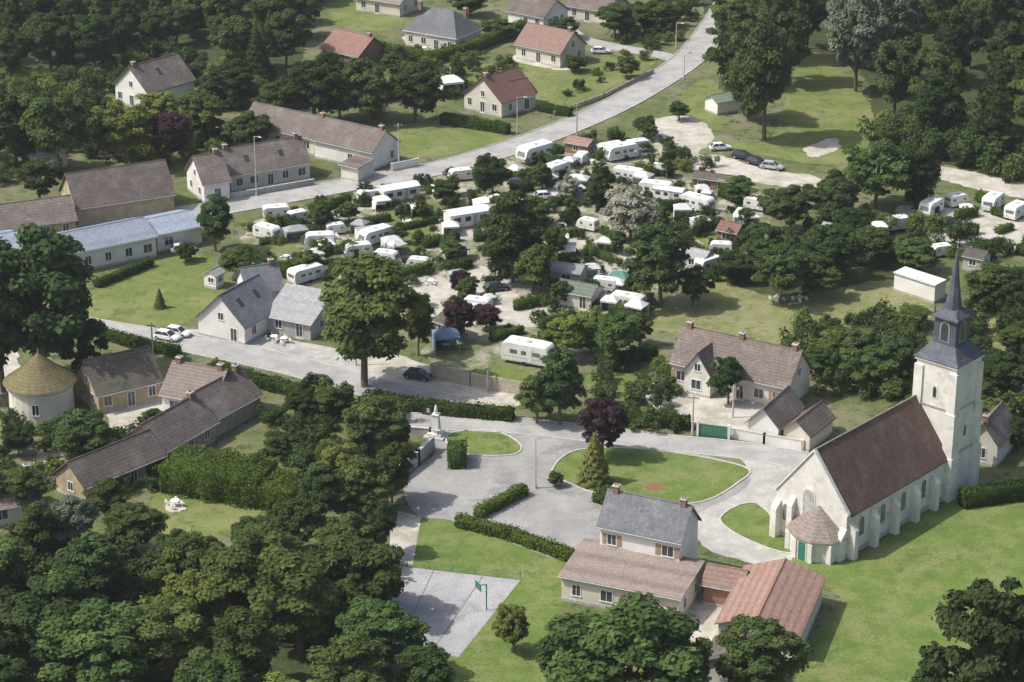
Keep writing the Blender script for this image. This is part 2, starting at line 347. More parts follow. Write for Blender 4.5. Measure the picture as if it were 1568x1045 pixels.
def tree_mesh(name,leaf,H=12.,R=5.,nc=78,nl=150,ls=.27,base=.1,shape='round',big=1.):
    mb=MB(); ph=rng.uniform(0,6.28,6); lean=rng.normal(size=2)*.4
    mb.tube((0,0,-.2),(lean[0]*.5,lean[1]*.5,H*.35),.30,.22,M['bark'],8)
    mb.tube((lean[0]*.5,lean[1]*.5,H*.35),(lean[0],lean[1],H*.8),.22,.07,M['bark'],6)
    C=[];Rr=[]
    am=rng.uniform(.10,.20,4)
    while len(C)<nc:
        d=sph(1)[0]; rad=rng.uniform(.35,1.06)**.55
        if d[2]<-.85: continue
        az=math.atan2(d[1],d[0])
        k=1+am[0]*math.sin(2*az+ph[0])+am[1]*math.sin(3*az+ph[1]+2*d[2])+am[2]*.7*math.sin(5*az+ph[2]+3*d[2])
        kz=1+.14*math.sin(2.3*d[0]+ph[3])*math.cos(2.1*d[1]+ph[4])
        zc=H*(base+1)/2; hz=H*(1-base)/2
        rz=.82 if shape=='oval' else 1.
        z=zc+d[2]*hz*rad*.84*kz
        taper=1. if z>zc else 1-.3*((zc-z)/hz)**2
        C.append((d[0]*R*rad*k*.8*taper*rz+lean[0],d[1]*R*rad*k*.8*taper*rz+lean[1],z)); Rr.append(R*rng.uniform(.13,.28)*big)
    C=np.array(C);Rr=np.array(Rr)
    for j in range(0,nc,6):
        mb.tube((lean[0]*.5,lean[1]*.5,H*rng.uniform(.15,.45)),tuple(C[j]),.10,.03,M['bark'],5)
    cs=[];ns=[];ts=[]
    for j in range(nc):
        m=int(nl*(Rr[j]/(R*.2))**2)+25; d=sph(m); d[:,2]=np.where(d[:,2]<-.3,-d[:,2]*.7,d[:,2]); r=rng.uniform(.25,1.2,size=(m,1))**.55
        cs.append(C[j]+d*r*Rr[j]*np.array([1,1,.72])); nn=d*.75+rng.normal(size=(m,3))*.36+np.array([0,0,.5]); ns.append(nn)
        ts.append(np.clip(rng.uniform(.0,.6)+rng.uniform(0,.42,size=m),0,1))
    c=np.vstack(cs);n=np.vstack(ns);t=np.concatenate(ts)
    return combine(name,mb,c,n,rng.uniform(.55,1.3,size=len(c))*ls,t,leaf)
def shrub_mesh(name,leaf,nc=14,nl=110,ls=.15,H=2.4,R=1.5):
    C=np.stack([rng.normal(size=nc)*R*.45,rng.normal(size=nc)*R*.45,rng.uniform(.2,.75,size=nc)*H],1); cs=[];ns=[];ts=[]
    mb=MB(); mb.tube((0,0,-.1),(0,0,H*.5),.08,.03,M['bark'],5)
    for j in range(nc):
        r=rng.uniform(.25,.48)*R; d=sph(nl); cs.append(C[j]+d*r*rng.uniform(.5,1.1,size=(nl,1))); ns.append(d*.8+rng.normal(size=(nl,3))*.4+np.array([0,0,.4]))
        ts.append(np.clip(rng.uniform(.05,.6)+rng.uniform(-.1,.38,size=nl),0,1))
    c=np.vstack(cs); c[:,2]=np.abs(c[:,2])
    return combine(name,mb,c,np.vstack(ns),rng.uniform(.7,1.2,size=len(c))*ls,np.concatenate(ts),leaf)
def conifer_mesh(name,leaf,H=10.,R=3.,n=8000,ls=.2):
    mb=MB(); mb.tube((0,0,-.1),(0,0,H*.95),.2,.03,M['bark'],6)
    z=1-np.sqrt(rng.uniform(0,1,size=n)); z=z*.96+.03; lay=.78+.22*np.abs(np.sin(z*31+rng.uniform(-.3,.3,size=n))); az=rng.uniform(0,6.283,size=n)
    rr=R*(1-z)**.85*lay*(1+.14*np.sin(az*5+z*20)+.08*np.sin(az*9-z*31))*rng.uniform(.6,1.,size=n)**.5
    c=np.stack([rr*np.cos(az),rr*np.sin(az),z*H+.2-rr*.12],1); nn=np.stack([np.cos(az),np.sin(az),np.full(n,.9)],1)+rng.normal(size=(n,3))*.5
    return combine(name,mb,c,nn,rng.uniform(.7,1.2,size=n)*ls,rng.uniform(0,1,size=n)*lay,leaf)
TA=[tree_mesh('tree_mid',L['a']) for _ in range(4)]+[tree_mesh('tree_mid_oval',L['a'],shape='oval',nc=66) for _ in range(2)]
TB=[tree_mesh('tree_dark',L['b'],nc=82) for _ in range(3)]+[tree_mesh('tree_dark_oval',L['b'],shape='oval') for _ in range(2)]
TY=[tree_mesh('tree_yellow',L['y']) for _ in range(2)]
TP=[tree_mesh('tree_purple',L['p']) for _ in range(2)]
TW=[tree_mesh('tree_silver',L['w'],nc=90) for _ in range(2)]
TF=[tree_mesh('tree_blossom',L['f'])]
TC=[conifer_mesh('conifer_gold',L['c'])]
TK=[conifer_mesh('conifer_dark',L['b'],n=9000)]
TS=[shrub_mesh('shrub_a',L['a']) for _ in range(3)]+[shrub_mesh('shrub_b',L['b']) for _ in range(2)]+[shrub_mesh('shrub_y',L['y'])]
KIND={'a':(TA,'broadleaf_tree'),'b':(TB,'oak_tree'),'y':(TY,'lime_tree'),'p':(TP,'purple_plum_tree'),'w':(TW,'silver_willow_tree'),'f':(TF,'blossoming_tree'),'c':(TC,'golden_conifer_tree'),'k':(TK,'fir_tree')}
def tree_at(p,h,r,kind):
    protos,nm=KIND[kind]; m=random.choice(protos); H,R=(10.,3.) if kind in 'ck' else (12.,5.)
    if kind=='k': r*=.75
    return place(m,nm,(p.x,p.y,0),random.uniform(0,6.28),(r/R,r/R*random.uniform(.92,1.08),h/H))
def T(u,v,top,w,kind='a'):
    return tree_at(G(u,v),(v-top)/HV(v)*1.02,w/2/S(v)*1.05,kind)
def inside(p,poly):
    c=False; n=len(poly)
    for i in range(n):
        a=poly[i]; b=poly[i-1]
        if (a.y>p.y)!=(b.y>p.y) and p.x<(b.x-a.x)*(p.y-a.y)/(b.y-a.y)+a.x: c=not c
    return c
def scatter(pts,space,fn,maxn=400,keep=True):
    poly=[G(*p) for p in pts]; xs=[p.x for p in poly]; ys=[p.y for p in poly]; out=[]
    for _ in range(maxn*12):
        p=Vector((random.uniform(min(xs),max(xs)),random.uniform(min(ys),max(ys)),0))
        if not inside(p,poly) or any((p-q).length<space for q in out): continue
        if keep and any(inside(p,k) for k in KEEP): continue
        out.append(p); fn(p)
        if len(out)>=maxn: break
def wood(kinds,h0,h1,rr):
    def f(p):
        h=random.uniform(h0,h1); tree_at(p,h,h*random.uniform(*rr),random.choice(kinds))
    return f
def bush(s0,s1):
    def f(p):
        s=random.uniform(s0,s1); place(random.choice(TS),'shrub',(p.x,p.y,0),random.uniform(0,6.28),(s,s,s*random.uniform(.8,1.2)))
    return f
# irregular gravel pitches (thin sheets)
def pit(p):
    a0=random.choice((.6,-.95)); rx,ry=random.uniform(2.4,3.8),random.uniform(1.6,2.8); Q=[]
    for i in range(7):
        t=2*math.pi*i/7; r=random.uniform(.75,1.); x,y=rx*r*math.cos(t),ry*r*math.sin(t); Q.append(p+Vector((x*math.cos(a0)-y*math.sin(a0),x*math.sin(a0)+y*math.cos(a0),0)))
    patch('gravel_pitch',Q,'pitch',2.5,jit=.2,k=3)
scatter([(400,352),(560,305),(700,275),(860,235),(990,235),(1150,320),(1110,400),(980,430),(950,490),(680,495),(660,430),(430,415)],8.6,pit,46)
# woods
scatter([(-30,915),(120,925),(240,920),(350,925),(470,935),(560,935),(575,1060),(585,1200),(-60,1200)],7.,wood('aaaabby',8,12,(.46,.58)),48)
scatter([(-30,860),(60,850),(230,860),(350,870),(560,880),(580,960),(-30,980)],3,bush(1.2,2.2),50)
scatter([(-40,-160),(520,-160),(490,20),(420,130),(330,110),(270,75),(110,125),(-40,120)],6.2,wood('aabbbbk',8,12.5,(.38,.48)),150)
scatter([(110,120),(270,80),(350,120),(440,140),(440,170),(330,170),(270,110),(180,110)],4,bush(1.,2.),30)
scatter([(1240,-220),(1750,-220),(1750,290),(1560,270),(1450,240),(1350,215),(1340,110),(1250,75)],6.5,wood('aaabb',12,17,(.30,.38)),140)
scatter([(1090,-180),(1260,-180),(1250,70),(1110,20)],7,wood('aab',10,14,(.32,.4)),24)
scatter([(1350,225),(1450,255),(1600,290),(1600,260),(1450,215),(1345,195)],3.5,bush(1.5,2.6),30)
scatter([(500,-200),(1080,-200),(1080,-60),(500,-60)],14,wood('abb',9,13,(.34,.42)),30)
scatter([(860,230),(1010,215),(1160,310),(1170,400),(1000,440),(960,500),(700,480),(660,420),(420,400),(560,300),(700,275)],10,wood('aab',2.5,4.5,(.36,.5)),24)
# individual trees: u, v base, v top, width
for t in [(60,590,352,215,'b'),(5,600,400,150,'b'),(120,585,470,80,'b'),(558,592,392,185,'a'),(785,432,300,118,'b'),(815,450,370,66,'a'),(1012,470,345,108,'b'),(1060,470,405,55,'b'),(755,305,232,63,'b'),
 (330,385,300,70,'b'),(362,425,375,62,'a'),(385,228,172,78,'b'),(195,262,150,95,'y'),(262,250,165,72,'p'),(312,218,135,82,'a'),(250,205,138,70,'y'),(215,225,170,80,'a'),
 (90,270,125,115,'a'),(25,258,140,95,'b'),(150,225,135,80,'b'),(60,310,240,70,'b'),(480,190,80,115,'b'),(565,188,90,95,'b'),(635,188,92,95,'b'),(435,185,120,80,'b'),(350,165,90,90,'b'),(520,185,120,70,'a'),
 (1170,215,15,110,'b'),(1125,135,20,90,'b'),(1145,185,75,80,'a'),(1130,80,-10,80,'a'),(1190,95,-50,80,'a'),(1235,75,-50,70,'b'),(1110,60,-30,60,'a'),(1205,130,-10,80,'b'),
 (910,740,664,54,'c'),(922,700,608,76,'p'),(857,650,535,92,'b'),(822,648,575,72,'a'),(868,550,478,78,'y'),(942,560,475,75,'a'),(980,530,478,55,'a'),(905,540,495,56,'y'),
 (1115,618,538,60,'b'),(1300,560,500,80,'a'),(1330,600,530,85,'a'),(1370,585,515,70,'b'),(1250,580,530,60,'a'),(1400,500,470,56,'a'),
 (1195,465,375,88,'a'),(1280,435,345,92,'b'),(1130,432,385,76,'b'),(1240,455,390,78,'a'),(1400,418,362,70,'a'),(1335,408,350,74,'b'),(1165,420,340,72,'a'),
 (1210,355,285,74,'b'),(1285,340,260,78,'b'),(1340,318,212,105,'a'),(1405,315,228,76,'b'),(1130,312,268,58,'a'),(1180,328,290,45,'a'),(1250,320,282,54,'b'),(1310,378,320,66,'b'),
 (965,370,285,88,'f'),(870,310,268,42,'f'),(915,325,268,46,'b'),(680,312,276,50,'a'),(492,348,304,42,'a'),(535,340,308,38,'a'),(820,350,300,50,'a'),(850,395,345,38,'a'),
 (705,522,455,52,'p'),(828,445,398,38,'p'),(705,455,410,34,'p'),(745,505,464,44,'p'),(690,400,368,44,'a'),(640,545,445,60,'a'),(470,420,384,44,'a'),
 (570,700,605,95,'a'),(505,640,592,62,'a'),(460,640,594,52,'b'),(610,690,640,46,'b'),(130,712,628,92,'b'),(235,672,625,50,'a'),(30,700,648,54,'b'),
 (600,770,672,70,'a'),(550,795,700,92,'a'),(490,805,715,85,'b'),(520,760,675,70,'y'),(455,850,765,80,'a'),(588,850,755,62,'b'),(165,800,738,75,'a'),(40,790,715,80,'a'),(100,850,762,90,'w'),(200,850,772,80,'a'),(0,790,718,70,'a'),(400,880,805,80,'a'),(535,880,785,90,'a'),(430,705,658,58,'a'),(395,860,795,70,'b'),(60,870,770,90,'a'),(270,885,812,70,'b'),(320,890,820,60,'a'),
 (960,1110,925,240,'a'),(880,1080,955,120,'a'),(1040,1100,970,110,'a'),(650,1080,990,110,'a'),(1150,1078,948,112,'a'),(1500,1110,885,175,'b'),(1560,1100,925,110,'b'),(1430,1120,1010,90,'b'),
 (788,1000,925,55,'y'),(850,745,722,26,'a'),(1535,605,535,80,'b'),(1510,472,405,80,'a'),(1565,480,408,76,'b'),(1550,540,500,62,'a'),(1525,650,612,54,'y'),(1500,620,582,46,'a'),(1560,690,635,46,'b'),
 (1310,140,-40,105,'w'),(1350,120,-40,90,'w'),(1290,100,-30,80,'w'),(985,210,175,36,'b'),(1040,185,155,34,'a'),(960,120,85,40,'a'),(760,60,30,60,'a'),(940,60,5,70,'b'),(1000,45,0,80,'a'),(880,110,85,36,'a'),
 (245,472,442,20,'c'),(20,430,380,60,'a'),(285,400,372,36,'b'),(1395,640,605,56,'a'),(860,60,25,50,'b'),(720,25,-15,60,'b'),(600,110,80,40,'a')]: T(*t)
# scattered garden shrubs
scatter([(380,345),(560,295),(700,262),(860,225),(1010,200),(1180,320),(1180,420),(1000,450),(980,520),(860,560),(660,540),(640,440),(420,430)],3.,bush(.4,1.1),190)
scatter([(1220,510),(1400,490),(1420,540),(1380,620),(1280,600),(1230,560)],2.6,bush(.8,1.6),60)
scatter([(1120,410),(1200,440),(1340,415),(1420,400),(1568,400),(1568,385),(1300,330),(1180,380)],4,bush(.9,1.8),50)
scatter([(0,640),(60,660),(250,700),(270,740),(240,750),(60,750),(0,770)],3,bush(.6,1.5),45)
scatter([(400,640),(480,600),(600,640),(620,720),(560,800),(460,760),(450,680)],2.6,bush(.6,1.5),70)
scatter([(0,120),(180,110),(180,200),(360,200),(330,240),(260,245),(100,245),(0,290)],3.2,bush(.8,1.8),90)
scatter([(500,90),(700,80),(780,110),(690,150),(560,190)],4,bush(.8,1.6),40)
scatter([(900,20),(1060,0),(1040,70),(960,70)],4,bush(.8,1.6),25)
scatter([(840,150),(1000,60),(1000,90),(880,150)],3.5,bush(.5,1.),20)
scatter([(1480,440),(1568,440),(1568,700),(1490,640)],3.2,bush(.8,1.6),55)
scatter([(930,560),(1030,560),(1050,660),(900,650)],3,bush(.6,1.4),30)
scatter([(1040,345),(1150,345),(1150,430),(1060,440)],3.4,bush(.5,1.3),25)
# hedges
def hedge(pts,w,h,kind='h',name='hedge',dens=38):
    P=[p if isinstance(p,Vector) else G(*p) for p in pts]; mb=MB(); cs=[];ns=[]
    for a,b in zip(P[:-1],P[1:]):
        d=b-a; Ln=d.length; d.normalize(); nrm=Vector((-d.y,d.x,0)); a2=a-d*w*.3
        Ln+=w*.6; ww=w*.42; hh=h*.93
        q=[a2-nrm*ww,a2+d*Ln-nrm*ww,a2+d*Ln+nrm*ww,a2+nrm*ww]; mb.hexa(q,[p+Vector((0,0,hh)) for p in q],M['ground'])
        for kind_,area in (('t',Ln*w),('l',Ln*h),('r',Ln*h),('e',w*h),('s',w*h)):
            n=int(area*dens); 
            if n<1: continue
            s=rng.uniform(0,Ln,size=n); z=rng.uniform(0,h,size=n); o=rng.uniform(-w/2,w/2,size=n)
            if kind_=='t': z=np.full(n,h); nn=(0,0,1)
            elif kind_=='l': o=np.full(n,w/2); nn=tuple(nrm)
            elif kind_=='r': o=np.full(n,-w/2); nn=tuple(-nrm)
            elif kind_=='e': s=np.full(n,Ln); nn=tuple(d)
            else: s=np.zeros(n); nn=tuple(-d)
            wob=(.12*np.sin(s*1.3)+.08*np.sin(s*3.1+1)+.1*np.sin(o*2.+s))*min(1,h/1.5)
            z=z+(wob if kind_=='t' else 0); o=o*(1+.1*np.sin(s*1.7+h))
            c=np.stack([a2.x+d.x*s+nrm.x*o,a2.y+d.y*s+nrm.y*o,z],1)+rng.normal(size=(n,3))*.09
            cs.append(c); ns.append(np.array(nn)+rng.normal(size=(n,3))*.55)
    c=np.vstack(cs); n=np.vstack(ns)
    t=np.clip(.45+.25*np.sin(c[:,0]*.9)*np.sin(c[:,1]*.8)+rng.uniform(-.4,.4,size=len(c)),0,1)
    me=combine(name,mb,c,n,rng.uniform(.7,1.2,size=len(c))*.16,t,L[kind],L[kind]); o=bpy.data.objects.new(name,me); col.objects.link(o)
for h in [([(575,618),(660,632),(780,643)],1.6,1.5),([(705,806),(780,825),(872,858)],1.3,1.3,'g'),([(735,792),(800,758)],1.2,1.3,'g'),([(700,716),(700,702)],2.0,2.3,'h'),
 ([(330,572),(420,598),(480,612)],1.6,1.6),([(140,512),(200,530),(270,545)],1.3,1.4),([(580,82),(660,98),(720,82),(800,48)],1.8,2.2,'g'),([(680,190),(760,202),(775,205)],1.5,1.8),
 ([(1478,775),(1568,762)],1.8,2.,),([(830,170),(870,178)],1.5,1.4),([(960,650),(1050,655)],1.6,1.5),([(20,118),(120,135)],2,2),([(150,440),(230,408)],1,1.2),([(920,560),(1000,548)],1.4,1.5),
 ([(1060,345),(1085,352)],1.4,1.5),([(450,430),(380,395)],1.2,1.5),([(920,770),(935,760)],1.6,1.2)]: hedge(*h)
for q in ([(288,742),(330,748)],[(330,750),(385,758)],[(385,760),(440,772)]): hedge(q,random.uniform(6,7.5),random.uniform(3.,3.8),'g','clipped_laurel_hedge',26)
# pitch hedges of the camp site
def ph_(p):
    a=random.choice((.6,.6,-.95))+random.uniform(-.12,.12); l=random.uniform(2,5.5); d=Vector((math.cos(a),math.sin(a),0))*l/2
    hedge([p-d,p+d],random.uniform(.8,1.3),random.uniform(.9,1.7),random.choice('hhg'),'pitch_hedge',30)
scatter([(400,350),(560,300),(700,270),(860,230),(1000,225),(1150,320),(1110,410),(1000,440),(960,500),(760,520),(660,440),(430,420)],6.6,ph_,60)
scatter([(1380,300),(1600,315),(1600,400),(1440,400)],5.5,ph_,20)
for r in range(6):
    hedge([(385+r*16,705-r*3),(430+r*14,680-r*4)],.5,.45,'h','vegetable_row')
# ---------------------------------------------------------------- buildings
def window(mb,o,ax,up,nrm,w,h,sh=None):
    """o centre bottom on wall, ax unit along wall, nrm outward"""
    o=Vector(o); ax=Vector(ax); nrm=Vector(nrm); z=Vector((0,0,1))
    def bx(a0,a1,z0,z1,t0,t1,m):
        q=[o+ax*a0+nrm*t0,o+ax*a1+nrm*t0,o+ax*a1+nrm*t1,o+ax*a0+nrm*t1]
        mb.hexa([p+z*z0 for p in q],[p+z*z1 for p in q],m)
    f=.09
    bx(-w/2,w/2,0,h,-.02,.015,M['glass'])
    bx(-w/2-f,-w/2,-.0,h,-.02,.05,M['frame']); bx(w/2,w/2+f,0,h,-.02,.05,M['frame'])
    bx(-w/2-f,w/2+f,h,h+f,-.02,.055,M['frame']); bx(-w/2-f-.05,w/2+f+.05,-f,0,-.02,.1,M['frame'])
    bx(-.03,.03,0,h,.017,.045,M['frame'])
    if sh:
        for s in (-1,1):
            c=s*(w/2+f+.02+w/4); bx(c-w/4,c+w/4,-.02,h+.02,.003,.06,M[sh])
def house(name,p1,p2,depth,eave,rise,style='gable',wall='white',roof='r_brown',win=True,chim=1,zref=None,sh=None,oh=.35,storeys=1,door=True,sky=0):
    P1=G(*p1,eave if zref is None else zref); P2=G(*p2,eave if zref is None else zref); P1.z=P2.z=0
    d=P2-P1; W=d.length; rot=math.atan2(d.y,d.x); e=empty(name,P1,rot); D=depth
    w=MB(); wm=M[wall]; r=MB(); rm=M[roof]; t=.14
    if style in('gable','hip','shed','flat'):
        if style=='gable':
            w.add([(0,0,0),(W,0,0),(W,D,0),(0,D,0),(0,0,eave),(W,0,eave),(W,D,eave),(0,D,eave),(0,D/2,eave+rise),(W,D/2,eave+rise)],
                  [[0,1,5,4],[2,3,7,6],[1,2,6,9,5],[3,0,4,8,7]],wm)
            k=rise/(D/2); dz=.03
            r.slab([(-oh,-oh,eave-oh*k+dz),(W+oh,-oh,eave-oh*k+dz),(W+oh,D/2,eave+rise+dz),(-oh,D/2,eave+rise+dz)],t,rm)
            r.slab([(-oh,D+oh,eave-oh*k+dz),(W+oh,D+oh,eave-oh*k+dz),(W+oh,D/2+.002,eave+rise+dz),(-oh,D/2+.002,eave+rise+dz)],t,rm)
            r.tube((-oh,D/2,eave+rise+t+.02),(W+oh,D/2,eave+rise+t+.02),.11,.11,rm,6)
            r.tube((-oh,-oh-.06,eave-oh*k+.05),(W+oh,-oh-.06,eave-oh*k+.05),.07,.07,M['metal'],6)
            for i in range(sky):
                x=W*(i+.6)/(sky+.3); y0,y1=D*.18,D*.30
                z0,z1=eave+y0*k+dz+t,eave+y1*k+dz+t
                r.slab([(x-.4,y0,z0+.01),(x+.4,y0,z0+.01),(x+.4,y1,z1+.01),(x-.4,y1,z1+.01)],.06,M['glass'])
        elif style=='hip':
            w.add([(0,0,0),(W,0,0),(W,D,0),(0,D,0),(0,0,eave),(W,0,eave),(W,D,eave),(0,D,eave)],[[0,1,5,4],[2,3,7,6],[1,2,6,5],[3,0,4,7]],wm)
            i=D*.38; A=[(-oh,-oh,eave),(W+oh,-oh,eave),(W+oh,D+oh,eave),(-oh,D+oh,eave),(i,D/2,eave+rise),(W-i,D/2,eave+rise)]
            r.add(A,[[0,1,5,4],[1,2,5],[2,3,4,5],[3,0,4],[0,3,2,1]],rm)
            r.box(-oh-.02,W+oh+.02,-oh-.02,D+oh+.02,eave-.16,eave-.004,M['frame'])
        else:
            rr=rise
            w.add([(0,0,0),(W,0,0),(W,D,0),(0,D,0),(0,0,eave),(W,0,eave),(W,D,eave+rr),(0,D,eave+rr)],[[0,1,5,4],[2,3,7,6],[1,2,6,5],[3,0,4,7]],wm)
            k=rr/D; r.slab([(-oh,-oh,eave-oh*k+.02),(W+oh,-oh,eave-oh*k+.02),(W+oh,D+.02,eave+rr+.02),(-oh,D+.02,eave+rr+.02)],t,rm)
            r.tube((-oh,-oh-.06,eave),(W+oh,-oh-.06,eave),.07,.07,M['metal'],6)
    else: # gable front
        w.add([(0,0,0),(W,0,0),(W,D,0),(0,D,0),(0,0,eave),(W,0,eave),(W,D,eave),(0,D,eave),(W/2,0,eave+rise),(W/2,D,eave+rise)],
              [[0,1,5,8,4],[2,3,7,9,6],[1,2,6,5],[3,0,4,7]],wm)
        k=rise/(W/2); dz=.03
        r.slab([(-oh,-oh,eave-oh*k+dz),(W/2,-oh,eave+rise+dz),(W/2,D+oh,eave+rise+dz),(-oh,D+oh,eave-oh*k+dz)],t,rm)
        r.slab([(W/2+.002,-oh,eave+rise+dz),(W+oh,-oh,eave-oh*k+dz),(W+oh,D+oh,eave-oh*k+dz),(W/2+.002,D+oh,eave+rise+dz)],t,rm)
        r.tube((W/2,-oh,eave+rise+t+.02),(W/2,D+oh,eave+rise+t+.02),.11,.11,rm,6)
        for i in range(sky):
            y=D*(i+.6)/(sky+.3); xa,xb=W*.66,W*.78; za,zb=[eave+(W-x)*k+dz+t+.01 for x in (xa,xb)]
            r.slab([(xa,y-.4,za),(xb,y-.4,zb),(xb,y+.4,zb),(xa,y+.4,za)],.06,M['glass'])
    w.box(-.03,W+.03,-.03,D+.03,0,.35,M['greywall'])
    w.obj('walls',e); r.obj('roof',e)
    g=MB()
    if win:
        st=eave/storeys
        for s in range(storeys):
            n=max(1,int(W/2.7)); di=n//2 if (s==0 and door and n>1) else -1
            for i in range(n):
                x=W*(i+.5)/n+random.uniform(-.2,.2)
                if i==di:
                    window(g,(x,0,.1),(1,0,0),None,(0,-1,0),.95,2.0)
                elif random.random()<.88: window(g,(x,0,s*st+.95),(1,0,0),None,(0,-1,0),random.choice((.9,1.,1.3)),min(1.25,st-1.3),sh if random.random()<.8 else None)
            for side,xx,nx in (('r',W,1),('l',0,-1)):
                n=max(1,int(D/3.2))
                for i in range(n):
                    if random.random()<.7: window(g,(xx,D*(i+.5)/n,s*st+.95),(0,1,0),None,(nx,0,0),.9,min(1.2,st-1.3))
        if style=='gf' and rise>2.5: window(g,(W/2,0,eave+.2),(1,0,0),None,(0,-1,0),.8,1.)
        if style=='gable' and rise>2.8: window(g,(W,D/2,eave+.2),(0,1,0),None,(1,0,0),.8,1.); window(g,(0,D/2,eave+.2),(0,1,0),None,(-1,0,0),.8,1.)
        g.obj('windows',e)
    c=MB()
    for i in range(chim):
        if style=='gf': cx,cy=W/2,(.8 if i==0 else D-.8)
        else: cx,cy=((W-.7,.7,W/2)[i%3],D/2)
        z=eave+rise; c.box(cx-.32,cx+.32,cy-.32,cy+.32,z-.9,z+.75,M['brick']); c.box(cx-.4,cx+.4,cy-.4,cy+.4,z+.75,z+.87,M['greywall'])
        for o in(-.14,.14): c.ngon(cx+o,cy,.1,.08,z+.87,z+1.15,6,M['brick'])
    if chim: c.obj('chimneys',e)
    return e,W
house('white_gabled_house',(176,128),(226,142),11,3.5,3.8,'gf',roof='r_brown',chim=1,sky=1)
house('village_house',(372,188),(480,212),7,3,2.6,wall='cream',roof='r_brown')
house('village_house',(481,213),(570,233),7,3.3,2.7,roof='r_brown',sh=None)
house('garage',(522,252),(548,258),4,2.4,.3,'shed','cream','r_brown',chim=0,win=False)
house('village_house',(312,282),(351,276),8,3.3,3.3,roof='r_brown',chim=1)
house('village_house',(353,268),(474,248),7.5,3.,3.1,wall='cream',roof='r_brown',chim=2,sky=2)
house('barn',(118,318),(266,296),9,3.0,4,wall='tan',roof='r_brown',chim=0,win=False)
house('barn',(-10,352),(115,335),7,2.8,2.5,wall='tan',roof='r_brown',chim=0)
house('long_workshop',(60,398),(238,362),9,3.2,1.5,roof='r_metal',chim=0,door=False)
house('long_workshop',(240,360),(308,346),8,2.9,1.1,roof='r_metal',chim=0,door=False)
house('long_workshop',(-30,392),(40,378),8,2.9,1.1,roof='r_metal',chim=0)
house('modern_white_house',(303,484),(374,500),8.8,2.8,3.7,'gf',roof='r_slate',chim=0,sky=2)
house('studio_annex',(408,484),(475,497),6.,2.4,2.6,'shed',wall='greywall',roof='r_zinc',chim=0)
house('slate_roof_house',(380,447),(432,440),6,3.6,2.4,roof='r_slate',chim=1)
house('stone_house',(1030,553),(1206,592),7,3.4,3.6,wall='cream',roof='r_brown',chim=3,sh='shutter')
house('entrance_gable',(1048,566),(1088,575),3.6,3.3,2.6,'gf',wall='stone',roof='r_brown',chim=0)
house('outbuilding',(1146,645),(1192,655),7.5,2.4,2.1,'gf',roof='r_brown',chim=0,win=False)
house('outbuilding',(1200,657),(1240,667),6.5,2.2,1.5,'gf',wall='cream',roof='r_brown',chim=0,win=False)
house('town_hall',(919,803),(1041,828),5.6,6.3,2.8,roof='r_slate',wall='white',chim=2,storeys=2,sh='shutter')
house('village_hall',(860,882),(1040,917),7.6,3.0,.75,'shed',roof='r_pink',wall='cream',chim=0)
house('warehouse',(1100,954),(1222,973),12.8,3.2,1.5,'gf',wall='cream',roof='r_orange',chim=0,win=False)
house('shed',(1075,1012),(1165,1030),5,2.6,1.2,'gf',wall='cream',roof='r_brown',chim=0,win=False)
house('shed',(1078,893),(1132,903),4,2.6,1.2,wall='brick',roof='r_orange',chim=0,win=False)
house('farmhouse',(248,602),(326,616),7,3,2.9,roof='r_pink',chim=2)
house('farm_wing',(330,640),(398,603),6.5,2.6,2.6,wall='tan',roof='r_brown',chim=1,win=False)
house('farm_wing',(252,690),(330,645),6.5,2.6,2.6,wall='tan',roof='r_brown',chim=1)
house('farm_wing',(130,745),(250,696),5.5,2.4,2.2,wall='tan',roof='r_brown',chim=0)
house('farm_barn',(150,604),(246,582),7.5,2.8,3.2,wall='tan',roof='r_dark',chim=0)
house('farm_cottage',(-20,780),(62,765),6,2.6,2.4,wall='cream',roof='r_pink')
house('hip_roof_house',(620,46),(698,59),9,3.1,4.,'hip',wall='cream',roof='r_slate',chim=2)
house('red_roof_house',(493,73),(548,87),8,2.8,2.8,wall='brick',roof='r_red')
house('detached_house',(790,67),(858,81),8,3,3.1,wall='cream',roof='r_orange')
house('detached_house',(711,142),(768,157),9,2.9,3.5,'gf',wall='cream',roof='r_red')
house('house_wing',(773,153),(818,144),5,2.8,2.2,wall='cream',roof='r_red',chim=0)
house('detached_house',(778,16),(832,27),8,2.8,2.6,wall='white',roof='r_brown')
house('detached_house',(868,8),(930,18),8,2.8,2.6,wall='cream',roof='r_brown')
house('detached_house',(545,-4),(612,6),8,2.8,2.,wall='cream',roof='r_pink')
house('garden_shed',(1080,150),(1099,158),5,2.3,.8,'gf',wall='white',roof='r_green',chim=0,win=False)
house('long_white_shed',(1370,418),(1432,438),2.5,2.7,.15,'shed',wall='white',roof='r_white',chim=0,win=False,oh=.1)
house('village_house',(1480,672),(1528,682),7,3,2.4,'gf',roof='r_brown',wall='cream',chim=1)
